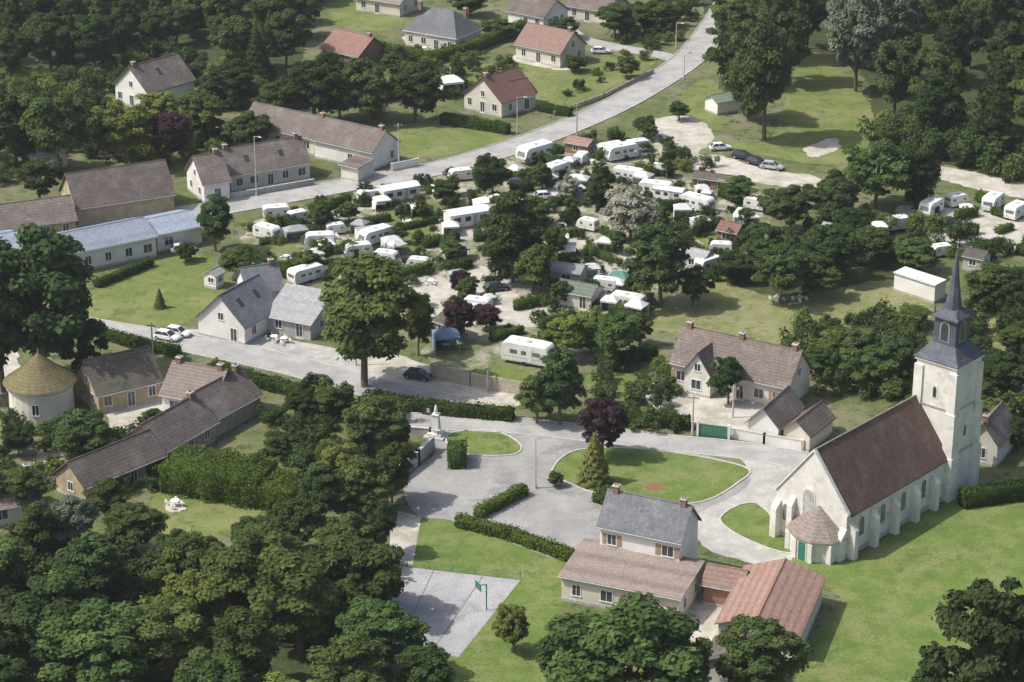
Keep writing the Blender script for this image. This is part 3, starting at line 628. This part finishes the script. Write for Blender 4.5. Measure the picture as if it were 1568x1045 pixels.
for a in [('garden_shed',(850,445),(905,455),4,2.2,.9,'gable','cream','r_green'),('garden_shed',(842,414),(888,420),3.5,2.2,.6,'gable','greywall','r_zinc'),
 ('garden_shed',(1098,352),(1128,358),3,2.2,.9,'gable','brick','r_red'),('garden_shed',(1060,272),(1120,280),3,2.,.5,'gable','wood','r_dark'),
 ('garden_shed',(865,218),(900,224),3,2.1,.6,'gable','wood','r_orange'),('garden_shed',(1040,390),(1078,398),3,2.1,.7,'gable','greywall','r_zinc'),
 ('garden_shed',(665,492),(690,500),3,2.1,.6,'gable','wood','r_dark'),('garden_shed',(1475,392),(1505,398),3,2.1,.7,'gable','greywall','r_dark'),
 ('garden_shed',(20,205),(45,212),4,2.4,.9,'gable','brick','r_red'),('garden_shed',(45,240),(82,245),4,2.4,.9,'gable','white','r_zinc'),
 ('garden_shed',(312,420),(330,424),2,2.,.6,'gf','white','r_zinc'),('garden_shed',(1256,352),(1290,358),3,2.,.6,'gable','white','r_zinc')]:
    house(a[0],a[1],a[2],a[3],a[4],a[5],a[6],a[7],a[8],chim=0,oh=.2)
# round dovecote
e=empty('round_dovecote',G(65,628),0); m=MB(); m.ngon(0,0,4.1,4.0,0,4.3,28,M['cream']); m.ngon(0,0,4.18,4.18,3.3,3.5,28,M['stone']); m.obj('walls',e)
m=MB(); m.ngon(0,0,4.7,2.3,4.15,5.9,28,M['r_moss']); m.ngon(0,0,2.3,.12,5.9,7.9,28,M['r_moss']); m.tube((0,0,7.8),(0,0,8.5),.1,.03,M['metal']); m.obj('roof',e)
m=MB(); window(m,(0,-4.05,1.),(1,0,0),None,(0,-1,0),.8,1.4); m.obj('windows',e)
# ---------------------------------------------------------------- church
A0=G(1287,790,5.6); A1=G(1418,714,5.6); a=(A1-A0); a.z=0; a.normalize(); b=Vector((a.y,-a.x,0))
W,Ln=9.6,20.5; C=G(1293,857); O=C-b*W; rot=math.atan2(b.y,b.x); e=empty('village_church',O,rot)
m=MB(); st=M['stone']; EV,RZ=5.6,6.2
m.add([(0,0,0),(W,0,0),(W,Ln,0),(0,Ln,0),(0,0,EV),(W,0,EV),(W,Ln,EV),(0,Ln,EV),(W/2,0,EV+RZ),(W/2,Ln,EV+RZ)],[[0,1,5,8,4],[2,3,7,9,6],[1,2,6,5],[3,0,4,7]],st)
m.box(-.05,W+.05,-.05,Ln,0,.6,M['greywall'])
m.slab([(-.25,-.15,EV-.25),(W/2,-.15,EV+RZ+.06),(W/2,.35,EV+RZ+.06),(-.25,.35,EV-.25)],.32,st)
m.slab([(W/2,-.15,EV+RZ+.06),(W+.25,-.15,EV-.25),(W+.25,.35,EV-.25),(W/2,.35,EV+RZ+.06)],.32,st)
def buttress(x0,x1,y0,y1,h,out):
    zt=lambda x,y: h-1. if ((out=='r' and x==x1) or (out=='l' and x==x0) or (out=='f' and y==y0)) else h
    q=[(x0,y0),(x1,y0),(x1,y1),(x0,y1)]; m.hexa([(x,y,0) for x,y in q],[(x,y,zt(x,y)) for x,y in q],st)
for y in (.4,4.6,8.8,13.,17.): buttress(W,W+1.0,y,y+.7,4.6,'r'); buttress(-.9,0,y,y+.7,4.6,'l')
buttress(-.1,.7,-1.,0,4.6,'f'); buttress(W-.7,W+.1,-1,0,3.8,'f'); buttress(2.,2.7,-.8,0,5.6,'f')
m.obj('nave_walls',e)
r=MB(); k=RZ/(W/2); oh=.35
r.slab([(-oh,.36,EV-oh*k+.03),(W/2,.36,EV+RZ+.03),(W/2,Ln,EV+RZ+.03),(-oh,Ln,EV-oh*k+.03)],.16,M['r_church'])
r.slab([(W/2+.002,.36,EV+RZ+.03),(W+oh,.36,EV-oh*k+.03),(W+oh,Ln,EV-oh*k+.03),(W/2+.002,Ln,EV+RZ+.03)],.16,M['r_church'])
r.tube((W/2,.3,EV+RZ+.2),(W/2,Ln,EV+RZ+.2),.14,.14,M['r_pink'],6)
r.obj('nave_roof',e)
def arch(mb,o,ax,nrm,w,h,m1,m2,n=7,pointed=True):
    o=Vector(o);ax=Vector(ax);nrm=Vector(nrm)
    def prof(w,h,z0):
        p=[(-w/2,z0),(w/2,z0)]; hs=h-w*.75
        for i in range(n+1):
            t=i/n; x=w/2*math.cos(math.pi*t); zz=hs+ (w*.75*(math.sin(math.pi*t)**(.75 if pointed else 1.)))
            p.append((x,zz))
        return p
    for (pw,ph,z0,t0,t1,mm) in ((w+.4,h+.25,-.15,-.02,.06,m2),(w,h,0,-.02,.09,m1)):
        P=prof(pw,ph,z0); mb.hexa([o+ax*x+Vector((0,0,z))+nrm*t0 for x,z in P],[o+ax*x+Vector((0,0,z))+nrm*t1 for x,z in P],mm)
g=MB()
for y in (3.,7.2,11.4,15.6): arch(g,(W,y,2.0),(0,1,0),(1,0,0),.9,2.3,M['cglass'],M['stone'])
arch(g,(4.4,0,3.6),(1,0,0),(0,-1,0),1.5,3.4,M['greywall'],M['stone']); arch(g,(1.35,0,2.2),(1,0,0),(0,-1,0),.7,2.,M['cglass'],M['stone'])
g.obj('windows',e)
s=MB(); cx,rad=6.1,3.5
an=[math.pi+math.pi*i/5 for i in range(6)]; q=[(cx+rad*math.cos(t),-.0+rad*math.sin(t)*.95) for t in an]
s.hexa([(x,y-.001,0) for x,y in q],[(x,y-.001,2.7) for x,y in q],st)
for x,y in q[1:-1]: s.box(x-.3,x+.3,y-.3,y+.3,0,2.3,st)
s.obj('sacristy_walls',e)
s=MB(); q2=[(cx+(x-cx)*1.1,y*1.1,2.6) for x,y in q]; ap=(cx-.2,-.05,5.6)
s.add(q2+[ap],[[i,i+1,6] for i in range(5)]+[[5,0,6],[5,4,3,2,1,0]],M['r_pink']); s.obj('sacristy_roof',e)
s=MB(); tt=(an[2]+an[3])/2; px=cx+rad*.97*math.cos(tt); py=rad*.93*math.sin(tt)
s.box(px-.5,px+.5,py-.12,py+.1,0,2.1,M['green']); s.box(px-.62,px-.5,py-.14,py+.1,0,2.2,st); s.box(px+.5,px+.62,py-.14,py+.1,0,2.2,st); s.obj('sacristy_door',e)
# tower
tw=5.4; x0=W-tw+.35; x1=W+.35; y0=Ln; y1=Ln+tw; TH=17.
t=MB(); t.box(x0,x1,y0,y1,0,TH,st)
for z,ex in ((5.6,.14),(11.2,.12),(TH-.35,.2)): t.box(x0-ex,x1+ex,y0-ex,y1+ex,z,z+.22,M['greywall'] if z<TH-1 else st)
for X,Y in ((x0,y0),(x1,y0),(x1,y1),(x0,y1)):
    for ex,h in ((.55,5.5),(.38,11.),(.2,16.)):
        sx=1 if X==x1 else -1; sy=1 if Y==y1 else -1
        xa,xb=sorted((X+sx*ex,X-sx*.95)); ya,yb=sorted((Y+sy*ex,Y-sy*.95))
        t.box(xa,xb,ya,yb,0 if ex==.55 else h-5.6,h,st)
t.obj('tower_walls',e)
g=MB(); xc=(x0+x1)/2; yc=(y0+y1)/2
arch(g,(xc,y0,12.5),(1,0,0),(0,-1,0),.45,1.3,M['glass'],st); arch(g,(x1,yc,7.5),(0,1,0),(1,0,0),.4,1.3,M['glass'],st)
g.obj('tower_windows',e)
sp=M['r_spire']; t=MB()
def fr(h0,h1,z0,z1,mm=sp):
    t.hexa([(xc+i*h0,yc+j*h0,z0) for i,j in ((-1,-1),(1,-1),(1,1),(-1,1))],[(xc+i*h1,yc+j*h1,z1) for i,j in ((-1,-1),(1,-1),(1,1),(-1,1))],mm)
hw=tw/2
fr(hw+.35,hw-.15,TH,TH+.5); fr(hw-.15,1.65,TH+.5,TH+1.7); fr(1.5,1.45,TH+1.7,TH+4.9); fr(1.85,1.8,TH+4.9,TH+5.1); fr(1.8,1.0,TH+5.1,TH+5.9)
t.ngon(xc,yc,1.02,.56,TH+5.9,TH+8.6,8,sp,.39); t.ngon(xc,yc,.56,.05,TH+8.6,TH+13.2,8,sp,.39)
for i in (-1,1):
    for j in (-1,1): t.ngon(xc+i*1.5,yc+j*1.5,.15,.02,TH+5.1,TH+6.4,6,sp)
t.tube((xc,yc,TH+13.1),(xc,yc,TH+14.3),.05,.04,M['metal']); t.tube((xc-.35,yc,TH+13.9),(xc+.35,yc,TH+13.9),.04,.04,M['metal'])
t.obj('spire',e)
g=MB()
for X,Y,ax,nr in ((xc,yc-1.47,(1,0,0),(0,-1,0)),(xc+1.47,yc,(0,1,0),(1,0,0)),(xc-1.47,yc,(0,1,0),(-1,0,0)),(xc,yc+1.47,(1,0,0),(0,1,0))):
    arch(g,(X,Y,TH+2.2),ax,nr,.95,2.2,M['glass'],M['r_zinc'])
g.obj('belfry_louvres',e)
# ---------------------------------------------------------------- walls & fences
def wall(name,pts,h,w,mat,cap=True):
    P=[G(*p) for p in pts]; mb=MB()
    for a_,b_ in zip(P[:-1],P[1:]):
        A=offs([a_,b_],-w/2); B=offs([a_,b_],w/2); q=[A[0],B[0],B[1],A[1]]
        mb.hexa(q,[p+Vector((0,0,h)) for p in q],M[mat])
        if cap:
            A=offs([a_,b_],-w/2-.05); B=offs([a_,b_],w/2+.05); q=[A[0],B[0],B[1],A[1]]
            mb.hexa([p+Vector((0,0,h+.003)) for p in q],[p+Vector((0,0,h+.1)) for p in q],M['kerb'])
        n=max(1,int((b_-a_).length/2.5))
        for i in range(n+1):
            p=a_.lerp(b_,i/n); mb.box(p.x-w*.7,p.x+w*.7,p.y-w*.7,p.y+w*.7,0,h+.16,M[mat])
    return mb.obj(name)
wall('panel_fence',[(660,578),(720,592),(800,606)],1.9,.1,'fence',False)
wall('garden_wall',[(1116,670),(1170,680),(1228,690)],1.3,.25,'white')
wall('stone_wall',[(596,745),(640,712),(662,690)],1.8,.4,'greywall')
wall('stone_wall',[(620,665),(660,668),(672,672)],1.0,.3,'greywall')
wall('garden_wall',[(600,262),(640,254)],1.2,.25,'white')
wall('garden_wall',[(355,305),(480,283)],.9,.2,'pave')
wall('garden_wall',[(848,178),(925,150),(1000,112)],.8,.15,'fence',False)
def mesh_fence(name,pts,h,mat='green'):
    P=[G(*p) for p in pts]; mb=MB()
    for a_,b_ in zip(P[:-1],P[1:]):
        n=max(1,int((b_-a_).length/2.4))
        for i in range(n+1):
            p=a_.lerp(b_,i/n); mb.tube((p.x,p.y,0),(p.x,p.y,h),.03,.03,M[mat],5)
        for z in np.arange(.1,h+.01,h/5): mb.tube((a_.x,a_.y,z),(b_.x,b_.y,z),.01,.01,M[mat],4)
    mb.obj(name)
mesh_fence('wire_fence',[(590,865),(797,889)],1.1,'green'); mesh_fence('wire_fence',[(140,505),(260,540),(300,560)],1.3)
e=empty('green_gate',G(1070,668),math.atan2(*(lambda d:(d.y,d.x))(G(1114,673)-G(1070,668)))); m=MB(); gl=(G(1114,673)-G(1070,668)).length
for i in range(int(gl/.2)): m.box(i*.2,i*.2+.17,-.03,.03,.1,1.7,M['green'])
for z in (.3,1.5): m.box(0,gl,.031,.08,z,z+.1,M['green'])
m.box(-.3,-.02,-.15,.15,0,1.95,M['white']); m.box(gl+.02,gl+.3,-.15,.15,0,1.95,M['white']); m.obj('leaves',e)
# war memorial
e=empty('war_memorial',G(668,668),-.3); m=MB()
m.box(-1.3,1.3,-1.3,1.3,0,.25,M['kerb']); m.box(-.9,.9,-.9,.9,.25,.6,M['white']); m.hexa([(-.5,-.5,.6),(.5,-.5,.6),(.5,.5,.6),(-.5,.5,.6)],[(-.36,-.36,2.9),(.36,-.36,2.9),(.36,.36,2.9),(-.36,.36,2.9)],M['white'])
m.box(-.45,.45,-.45,.45,2.9,3.05,M['white']); m.ngon(0,0,.28,.2,3.05,3.9,8,M['white']); m.ngon(0,0,.15,.1,3.9,4.2,8,M['white']); m.obj('stele',e)
m=MB(); m.tube((-.6,.1,.6),(-.85,.1,3.8),.03,.02,M['metal']); 
for i,k_ in enumerate(('canvasblue','frame','carred')): m.box(-1.3+i*.16,-1.3+i*.16+.16,.1,.12,3.0,3.6,M[k_])
m.obj('flag',e)
# ---------------------------------------------------------------- street furniture
def lamp(u,v,top,name='street_lamp'):
    h=(v-top)/HV(v); m=MB(); m.tube((0,0,0),(0,0,h),.11,.06,M['pole'],8); m.ngon(0,0,.18,.18,0,.5,8,M['pole'])
    m.tube((0,0,h-.05),(1.3,0,h+.2),.045,.035,M['metal'],6); m.hexa([(1.1,-.15,h+.1),(1.8,-.13,h+.15),(1.8,.13,h+.15),(1.1,.15,h+.1)],[(1.1,-.1,h+.28),(1.8,-.08,h+.26),(1.8,.08,h+.26),(1.1,.1,h+.28)],M['metal'])
    m.obj(name,loc=G(u,v),rot=random.uniform(-1,1))
def pole(u,v,top):
    h=(v-top)/HV(v); m=MB(); m.tube((0,0,0),(0,0,h),.15,.09,M['pole'],8); m.box(-.7,.7,-.05,.05,h-.5,h-.38,M['wood'])
    for x in(-.6,-.2,.2,.6): m.ngon(x,0,.05,.04,h-.38,h-.2,6,M['frame'])
    m.obj('utility_pole',loc=G(u,v),rot=random.uniform(-.6,.6))
for l in [(393,300,210),(820,748,672),(1035,75,36),(1047,122,85),(792,205,150)]: lamp(*l)
for l in [(883,208,160),(1060,668,605),(611,258,190),(235,552,495),(747,600,560),(1122,640,590),(545,560,500)]: pole(*l)
m=MB(); m.tube((0,0,0),(0,0,3.2),.07,.07,M['green']); m.tube((0,0,3.1),(0,-.9,3.3),.05,.05,M['green']); m.box(-.7,.7,-1.0,-.95,2.8,3.6,M['green'])
for i in range(12):
    a0=2*math.pi*i/12; a1=2*math.pi*(i+1)/12; m.tube((.23*math.cos(a0),-1.25+.23*math.sin(a0),3.05),(.23*math.cos(a1),-1.25+.23*math.sin(a1),3.05),.015,.015,M['orange'],4)
m.obj('basketball_hoop',loc=G(745,935),rot=-1.1)
# ---------------------------------------------------------------- vehicles
def car_mesh(name,paint):
    m=MB(); p=M[paint]
    sec=[(-2.08,.42,.62,.68),(-1.98,.3,.80,.78),(-1.5,.26,.90,.84),(-.6,.25,.93,.86),(.6,.25,.92,.86),(1.3,.26,.84,.84),(1.85,.3,.72,.78),(2.08,.4,.56,.66)]
    rings=[]
    for x,z0,z1,h in sec: rings.append([(x,-h,z0+.12),(x,-h*1.0,(z0+z1)/2),(x,-h*.93,z1-.03),(x,-h*.6,z1),(x,h*.6,z1),(x,h*.93,z1-.03),(x,h,(z0+z1)/2),(x,h,z0+.12),(x,h*.8,z0),(x,-h*.8,z0)])
    vs=[q for r_ in rings for q in r_]; n=10; fs=[]
    for i in range(len(rings)-1):
        for j in range(n): fs.append([i*n+j,i*n+(j+1)%n,(i+1)*n+(j+1)%n,(i+1)*n+j])
    fs+=[list(range(n)),list(range((len(rings)-1)*n,len(rings)*n))]; m.add(vs,fs,p)
    b_=[(-1.8,-.74,.9),(1.05,-.74,.9),(1.05,.74,.9),(-1.8,.74,.9)]; t_=[(-1.35,-.58,1.4),(.3,-.58,1.4),(.3,.58,1.4),(-1.35,.58,1.4)]
    m.hexa(b_,t_,M['glass']); m.hexa([(-1.4,-.6,1.4),(.34,-.6,1.4),(.34,.6,1.4),(-1.4,.6,1.4)],[(-1.25,-.5,1.47),(.2,-.5,1.47),(.2,.5,1.47),(-1.25,.5,1.47)],p)
    for s in(-1,1):
        for xa,xb in ((-1.8,-1.35),(1.05,.3)): m.tube((xa,s*.74,.9),(xb,s*.58,1.41),.045,.045,p,5)
        m.tube((-.4,s*.755,.9),(-.45,s*.6,1.41),.04,.04,p,5)
        for x in(-1.3,1.3):
            m.tube((x,s*.64,.32),(x,s*.89,.32),.32,.32,M['tyre'],14); m.tube((x,s*.88,.32),(x,s*.905,.32),.18,.18,M['metal'],10)
        m.box(2.0,2.09,s*.5-.13,s*.5+.13,.52,.62,M['frame']); m.box(-2.07,-1.99,s*.58-.1,s*.58+.1,.6,.76,M['carred'])
        m.box(.75,.9,s*.86-.08,s*.86+.08,.93,1.03,p)
    return m.mesh(name)
CARS={k:car_mesh('car_'+k,k) for k in('carwhite','cardark','carred','carsilver')}
def caravan_mesh(name,Lc=5.2,Wc=2.2,Hc=2.55,wn=0):
    m=MB(); h=Wc/2; z0=.42
    pr=[(-Lc/2+.1,z0),(Lc/2-.25,z0),(Lc/2-.02,z0+.45),(Lc/2,z0+.8),(Lc/2-.35,Hc-.35),(Lc/2-.6,Hc-.1),(Lc/2-1.,Hc),(-Lc/2+.6,Hc+.02),(-Lc/2+.2,Hc-.12),(-Lc/2,Hc-.5),(-Lc/2-.02,z0+.6)]
    m.prism(pr,'y',-h,h,M['cara'])
    m.prism([(x*.97,(z-1.5)*.93+1.56) for x,z in pr],'y',-h-.03,h+.03,M['cara'])
    W3=[((-1.9,-1.1),(1.,1.8)),((-1.9,-1.),(.9,1.9),(-.5,.15)),((-1.7,-1.),(.7,1.3))][wn]
    for s in(-1,1):
        y=s*(h+.03); ya,yb=sorted((y,y+s*.02))
        for xa,xb in W3: m.box(xa,xb,ya,yb,1.4,1.88,M['cglass'])
        m.box(-Lc/2+.25,Lc/2-.35,ya,yb,.98,1.05,M['stripe'])
        m.tube((-.1,s*(h-.3),.33),(-.1,s*(h+.02),.33),.33,.33,M['tyre'],14)
    m.box(.3,.82,-h-.055,-h-.03,.6,2.2,M['frame'])
    m.hexa([(Lc/2-.12,-.8,1.35),(Lc/2+.03,-.8,1.35),(Lc/2+.03,.8,1.35),(Lc/2-.12,.8,1.35)],[(Lc/2-.4,-.75,2.0),(Lc/2-.24,-.75,2.0),(Lc/2-.24,.75,2.0),(Lc/2-.4,.75,2.0)],M['cglass'])
    m.box(-Lc/2-.05,-Lc/2,-.75,.75,1.4,1.95,M['cglass'])
    m.box(-.3,.3,-.3,.3,Hc-.02,Hc+.1,M['stripe']); m.box(-1.7,-1.3,-.2,.2,Hc-.02,Hc+.1,M['frame'])
    m.tube((Lc/2-.2,-.5,.45),(Lc/2+1.1,0,.45),.05,.05,M['metal'],5); m.tube((Lc/2-.2,.5,.45),(Lc/2+1.1,0,.45),.05,.05,M['metal'],5); m.tube((Lc/2+.9,0,0),(Lc/2+.9,0,.7),.05,.05,M['metal'],5)
    return m.mesh(name)
def mobile_mesh(name,roof,Lc=7.,Wc=2.9,Hc=2.5):
    m=MB(); x,h=Lc/2,Wc/2; m.box(-x,x,-h,h,.35,Hc,M['cara']); m.box(-x+.1,x-.1,-h+.1,h-.1,0,.35,M['greywall'])
    for s in(-1,1): m.slab([(-x-.15,s*(h+.2),Hc-.02),(x+.15,s*(h+.2),Hc-.02),(x+.15,0,Hc+.45),(-x-.15,0,Hc+.45)],.08,M[roof])
    m.prism([(-h,Hc),(h,Hc),(0,Hc+.44)],'x',-x+.001,x-.001,M['cara'])
    for s in(-1,1):
        for xa,xb in ((-2.9,-1.7),(-.9,.1),(1.6,2.8)): m.box(xa,xb,*sorted((s*h,s*(h+.03))),1.2,2.0,M['glass']); m.box(xa-.07,xb+.07,*sorted((s*h,s*(h+.015))),1.13,2.07,M['frame'])
    m.box(.5,1.3,-h-.04,-h,.4,2.2,M['stripe']); m.box(x,x+.03,-.7,.7,1.1,2.,M['glass']); m.box(.3,1.5,-h-.6,-h-.001,0,.25,M['wood'])
    return m.mesh(name)
def awning_mesh(name,can,a=3.,b_=2.6,h=2.1):
    m=MB(); x,y=a/2,b_/2
    m.add([(-x-.1,-y-.1,h),(x+.1,-y-.1,h),(x+.1,y+.1,h),(-x-.1,y+.1,h),(-x*.3,0,h+.75),(x*.3,0,h+.75)],[[0,1,5,4],[1,2,5],[2,3,4,5],[3,0,4],[0,3,2,1]],M[can])
    for X in(-x,x):
        for Y in(-y,y): m.tube((X,Y,0),(X,Y,h),.035,.035,M['metal'],5)
    m.box(-x,x,y-.02,y,0,h,M[can]); m.box(-x,-x+.02,-y,y-.03,0.,h,M[can]); m.box(-x,x,-y-.1,-y-.08,h-.3,h,M[can])
    m.box(-.5,.5,-.4,.4,.68,.72,M['frame']); 
    for X in(-.4,.4): m.tube((X,0,0),(X,0,.68),.03,.03,M['metal'],5)
    return m.mesh(name)
CV=[caravan_mesh('caravan_body'),caravan_mesh('caravan_body_long',6.2,2.3,2.6,1),caravan_mesh('caravan_body_small',4.4,2.05,2.45,2)]
MH=[mobile_mesh('mobile_home_body','cara'),mobile_mesh('mobile_home_body_grey','r_zinc'),mobile_mesh('mobile_home_body_canvas','canvas',8.)]
AW=[awning_mesh('awning_a','canvas'),awning_mesh('awning_b','frame'),awning_mesh('awning_c','canvasblue'),awning_mesh('awning_d','tarp'),awning_mesh('awning_e','canvasgrey')]
for u,v,yaw,s,k in [(810,556,-28,1.15,1),(852,272,35,.95,0),(820,246,30,1.1,1),(950,244,38,.95,1),(975,232,35,.8,0),(575,372,35,.9,1),(548,392,30,.8,0),(592,404,-20,.85,2),(640,412,-15,.75,2),(490,380,15,.9,0),
 (410,366,-25,.85,0),(455,340,25,.75,2),(425,335,20,.85,0),(565,308,25,.8,2),(705,276,20,.75,0),(960,278,-30,.85,1),(1005,300,-30,.9,1),(1068,322,-28,.9,1),(1135,342,60,.8,0),(1160,322,-20,.8,0),
 (1425,328,50,.92,0),(1465,316,20,.8,2),(1520,320,45,.95,0),(1556,333,50,.9,0),(925,445,-20,.75,0),(960,472,-30,.85,1),(730,478,-20,.8,0),(890,250,60,.75,2),(1085,415,50,.85,0),(1103,390,-20,.8,2),
 (470,430,40,.9,1),(515,358,10,.7,2),(1375,352,20,.8,0),(1440,392,10,.75,2),(765,318,-30,.7,0),(900,352,-30,.75,2)]:
    place(CV[k],'caravan',G(u,v),math.radians(yaw)+random.uniform(-.25,.25)+(math.pi if random.random()<.4 else 0),(s,s,s*random.uniform(.95,1.05)))
for u,v,yaw,s,k in [(715,345,25,.95,0),(610,306,28,.9,0),(570,366,22,.7,1),(905,462,-20,.6,1),(1025,305,-25,.7,0),(930,235,30,.65,0),(1285,368,-10,.65,1)]:
    place(MH[k],'mobile_home',G(u,v),math.radians(yaw),(s,s,s))
for u,v,yaw,s,k in [(683,535,10,1.1,2),(730,490,-20,.9,0),(948,440,-20,.9,3),(400,425,10,.8,3),(840,285,30,.8,0),(985,285,-30,.9,0),(740,325,25,.9,1),(600,385,20,.9,0),(500,388,15,.8,1),(1045,335,0,.9,0),(975,485,-30,.9,1),(690,145,20,1.3,1),(585,320,20,.8,1),(1150,345,0,.8,0),(1345,360,0,.8,1),(935,475,-20,.8,0),(780,355,10,.7,0),(870,395,0,.7,1),(1480,330,0,.7,1),(655,500,0,.8,0),(860,375,0,.7,1),(640,330,10,.7,0),(885,300,20,.7,0),(1075,300,10,.7,0),(905,425,10,.8,0),(690,360,10,.8,1)]:
    place(AW[k],'camping_awning',G(u,v),math.radians(yaw),(s,s,s))
def tent(p):
    s=random.uniform(.55,.9); place(AW[random.choice((0,0,1,4,4))],'camping_awning',p,random.choice((.5,-.5))+random.uniform(-.3,.3),(s*random.uniform(.8,1.4),s,s))
scatter([(410,355),(560,308),(700,280),(860,240),(980,240),(1120,320),(1100,400),(980,425),(940,490),(760,490),(670,435),(440,415)],9,tent,26)
for u,v,yaw,k in [(256,520,-25,'carwhite'),(272,514,-22,'carwhite'),(488,588,75,'cardark'),(1103,230,10,'carwhite'),(1137,243,-25,'cardark'),(1158,252,-35,'cardark'),(1182,259,-20,'carsilver'),(795,286,-20,'cardark'),(640,580,-20,'cardark'),
  (280,386,20,'carwhite'),(622,325,40,'cardark'),(760,445,20,'cardark'),(835,305,10,'carwhite'),(920,82,0,'carwhite'),(1455,345,20,'cardark')]:
    place(CARS[k],'parked_car',G(u,v),math.radians(yaw),(.92,.92,.92))
# garden furniture
m=MB(); m.ngon(0,0,.55,.55,.7,.74,12,M['frame']); m.tube((0,0,0),(0,0,.7),.05,.05,M['frame'],6)
for i in range(4):
    a0=i*1.57+.5; x,y=.95*math.cos(a0),.95*math.sin(a0); m.box(x-.2,x+.2,y-.2,y+.2,.4,.44,M['frame']); m.box(x-.2,x+.2,y+.17,y+.2,.44,.85,M['frame'])
    for dx in(-.18,.15):
        for dy in(-.18,.15): m.box(x+dx,x+dx+.03,y+dy,y+dy+.03,0,.4,M['frame'])
pm=m.mesh('table_set')
for u,v in [(268,775),(420,522),(435,525),(650,78),(1190,462),(1225,462)]: place(pm,'garden_table_set',G(u,v),random.uniform(0,3))
scatter([(400,360),(560,310),(700,280),(860,240),(980,240),(1120,320),(1100,410),(960,430),(940,490),(760,500),(670,440),(440,420)],8,lambda p: place(pm,'garden_table_set',p,random.uniform(0,3),(.9,.9,.9)),22)
# ---------------------------------------------------------------- summer haze: a real thin scattering layer of air over the valley
hm=bpy.data.materials.new('summer_haze'); hm.use_nodes=True; nt=hm.node_tree; nt.nodes.clear()
vs_=_n(nt,'ShaderNodeVolumeScatter'); vs_.inputs['Density'].default_value=.0001; vs_.inputs['Color'].default_value=(.92,.96,1,1); vs_.inputs['Anisotropy'].default_value=.2
o_=_n(nt,'ShaderNodeOutputMaterial'); nt.links.new(vs_.outputs[0],o_.inputs['Volume'])
m=MB(); m.box(-420,420,-420,700,-1,150,hm); m.obj('sky_haze')
# ---------------------------------------------------------------- light & camera
el=math.radians(52)
sd=Vector((-1*math.cos(el),-.12*math.cos(el),math.sin(el))).normalized()
sun=bpy.data.lights.new('sun','SUN'); sun.energy=4.2; sun.angle=math.radians(.5); sun.color=(1,.965,.91)
so=bpy.data.objects.new('sun',sun); col.objects.link(so); so.rotation_euler=(-sd).to_track_quat('-Z','Y').to_euler(); so.location=(-100,0,150)
w=bpy.data.worlds.new('World'); bpy.context.scene.world=w; w.use_nodes=True; nt=w.node_tree
sky=nt.nodes.new('ShaderNodeTexSky'); sky.sky_type='NISHITA'; sky.sun_disc=False; sky.sun_elevation=el; sky.sun_rotation=math.atan2(sd.x,sd.y)%(2*math.pi)
sky.dust_density=4.
nt.links.new(sky.outputs[0],nt.nodes['Background'].inputs[0]); nt.nodes['Background'].inputs[1].default_value=.15
c=bpy.data.cameras.new('camera'); co=bpy.data.objects.new('camera',c); col.objects.link(co); co.location=CAM
co.rotation_euler=(math.pi/2-PITCH,0,0); c.sensor_width=36; c.lens=F/1568*36; c.clip_end=9000; c.clip_start=1
sc=bpy.context.scene; sc.camera=co
sc.view_settings.view_transform='Standard'; sc.view_settings.look='None'; sc.view_settings.exposure=0
